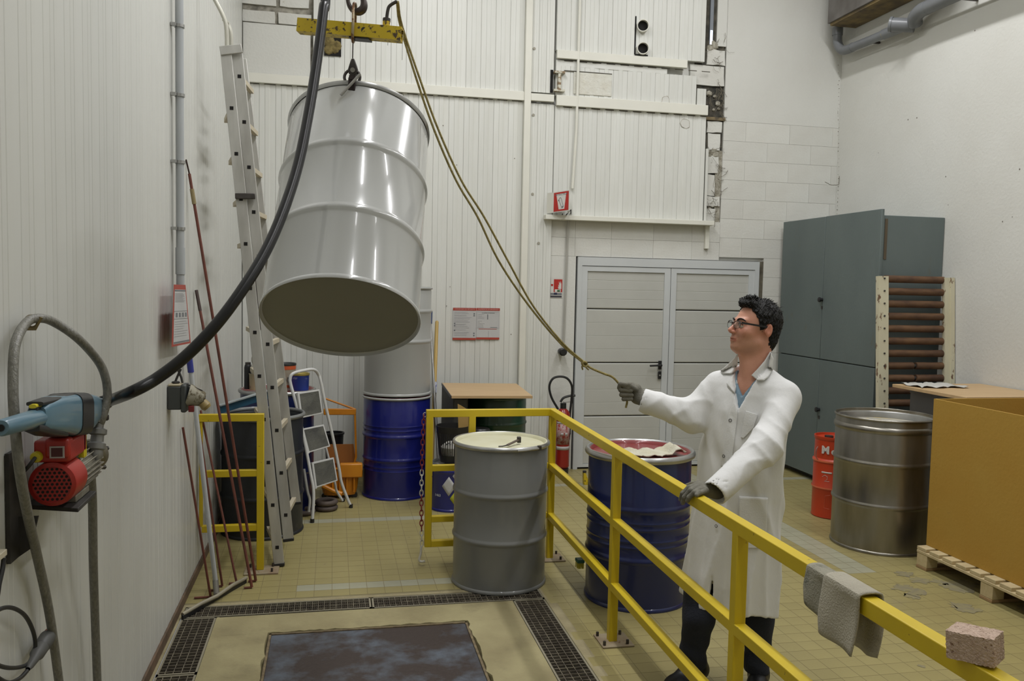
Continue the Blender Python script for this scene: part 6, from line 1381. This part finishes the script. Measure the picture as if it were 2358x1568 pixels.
# ---- gloves
def gl_(nm, fingers, palm, k, pad=.05, mt=m_glove):
    pts = np.array([p for f in fingers for p in f[0]]+[p for f in palm for p in f[0]])
    def f(P):
        P = P.astype(float); d = None
        for pp, rr_ in palm: e = chain(P, pp, rr_, .02); d = e if d is None else smin(d, e, .02)
        for pp, rr_ in fingers:
            e = None
            for i in range(len(pp)-1): g = cap(P, pp[i], pp[i+1], rr_[i], rr_[i+1]); e = g if e is None else smin(e, g, .004)
            d = smin(d, e, k)
        return d
    return sdfobj(nm, f, pts.min(0)-pad, pts.max(0)+pad, .0022, mt, man, 1)
def g3(x, y, Y): return A3(W(x, y, Y=Y))
YH = 3.86
fing = []
for kx, ky, px_, py_, tx, ty, r_ in ((1457, 885, 1431, 884, 1447, 893, .0098), (1457, 896, 1430, 897, 1453, 900, .0108), (1459, 908, 1432, 908, 1455, 910, .0108), (1459, 918, 1437, 918, 1454, 919, .0098)):
    fing.append(([g3(kx, ky, YH+.028), g3(px_, py_, YH+.022), g3(px_-1, py_+1, YH-.014), g3(tx, ty, YH-.026)], (r_, r_, r_*.98, r_*.9)))
fing.append(([g3(1464, 897, YH-.022), g3(1447, 886, YH-.026), g3(1428, 884, YH-.018), g3(1425, 893, YH-.010)], (.013, .011, .010, .0092)))
gl_('glove', fing, [([g3(1462, 893, YH+.018), g3(1463, 918, YH+.016)], (.022, .020)), ([g3(1466, 896, YH-.006), g3(1473, 915, YH-.004), g3(1492, 926, 3.80)], (.024, .031, .034))], .005)
def gx(x, y, X): return A3(W(x, y, X=X))
fing = [([gx(1602, 1117, 1.470), gx(1586, 1123, 1.418), gx(1572, 1136, 1.394), gx(1567, 1150, 1.392)], (.0115, .0108, .010, .009)), ([gx(1607, 1121, 1.468), gx(1590, 1129, 1.412), gx(1576, 1145, 1.392), gx(1572, 1158, 1.390)], (.0118, .011, .0102, .009)),
        ([gx(1613, 1126, 1.466), gx(1599, 1134, 1.412), gx(1587, 1145, 1.396), gx(1583, 1153, 1.394)], (.0115, .0108, .010, .009)), ([gx(1622, 1131, 1.466), gx(1611, 1135, 1.430), gx(1604, 1140, 1.412)], (.0110, .0098, .0088)),
        ([gx(1612, 1114, 1.492), gx(1594, 1114, 1.480), gx(1577, 1120, 1.458)], (.013, .0105, .009))]
gl_('glove', fing, [([gx(1606, 1118, 1.478), gx(1624, 1129, 1.478)], (.016, .015)), ([gx(1612, 1118, 1.497), gx(1626, 1127, 1.505), gx(1652, 1136, 1.56)], (.021, .026, .030))], .0045)
# ---- trims laid on the coat
dg = bpy.context.evaluated_depsgraph_get()
def bvh_of(o):
    me = o.data; M4 = WM(o); return BVHTree.FromPolygons([M4 @ v.co for v in me.vertices], [tuple(p.vertices) for p in me.polygons])
bc = bvh_of(coat); bb_ = bvh_of(body)
def hit(x, y, use_body=False):
    d = (FW*F+RT*(x-CX)-UP*(y-CY)).normalized(); h = bc.ray_cast(EYE, d); g = bb_.ray_cast(EYE, d)
    if use_body and g[0] is not None and (h[0] is None or g[3] < h[3]): h = g
    return h
def polypatch(poly, off, thick, nm, mt, sub=3, par=man, lift=None, ub=False):
    bm = bmesh.new(); vs = [bm.verts.new((x, y, 0)) for x, y in poly]; bm.faces.new(vs); bmesh.ops.triangulate(bm, faces=bm.faces)
    for _ in range(sub): bmesh.ops.subdivide_edges(bm, edges=bm.edges, cuts=1, use_grid_fill=True); bmesh.ops.triangulate(bm, faces=bm.faces)
    ds = []; hs = []
    for v in bm.verts:
        h = hit(v.co.x, v.co.y, ub); hs.append(h); 
        if h[0] is not None: ds.append((h[0]-EYE).length)
    md = float(np.median(ds)) if ds else 4
    for v, h in zip(bm.verts, hs):
        d = (FW*F+RT*(v.co.x-CX)-UP*(v.co.y-CY)).normalized(); L_ = (h[0]-EYE).length if h[0] is not None else md
        L_ = min(max(L_, md-.06), md+.05); v.co = EYE+d*(L_-off-(lift(v.co.x, v.co.y) if lift else 0))
    me = bpy.data.meshes.new(nm); bm.to_mesh(me); bm.free(); me.shade_smooth(); me.materials.append(mt); return put(me, nm, par, solid=thick)
polypatch([(1774, 810), (1782, 826), (1779, 852), (1769, 868), (1759, 876), (1745, 876), (1730, 864), (1744, 850), (1760, 832)], .014, .005, 'collar', m_coat2, 3, ub=True)
polypatch([(1699, 812), (1691, 824), (1659, 854), (1664, 860), (1683, 860), (1692, 856), (1699, 834)], .014, .005, 'collar', m_coat2, 3, ub=True)
polypatch([(1692, 858), (1673, 884), (1692, 906), (1698, 882), (1694, 866)], .008, .004, 'lapel', m_coat2, 3, ub=True)
polypatch([(1693, 907), (1699, 903), (1698, 960), (1688, 1040), (1684, 1074), (1660, 1074), (1666, 1030), (1677, 960)], .0035, .002, 'placket', m_coat2, 4)
polypatch([(1718, 946), (1745, 954), (1736, 985), (1712, 1010), (1706, 1008), (1712, 970)], .0035, .002, 'chest_pocket', m_coat2, 4)
polypatch([(1702, 1142), (1768, 1146), (1765, 1240), (1760, 1262), (1712, 1262), (1700, 1240)], .0045, .002, 'hip_pocket', m_coat2, 4)
for (x, y) in ((1682, 968), (1668, 1050), (1651, 1211)):
    h = hit(x, y)
    if h[0] is not None:
        n_ = h[1] if h[1].dot(EYE-h[0]) > 0 else -h[1]; x_, y_, _ = frame(n_); c_ = h[0]+n_*.006
        MB().tube([c_+x_*(.0065*cos(a))+y_*(.0065*sin(a)) for a in np.linspace(0, 2*pi, 17)[:-1]], .0012, 6, closed=True).build('snap_button', m_dsteel, coat)
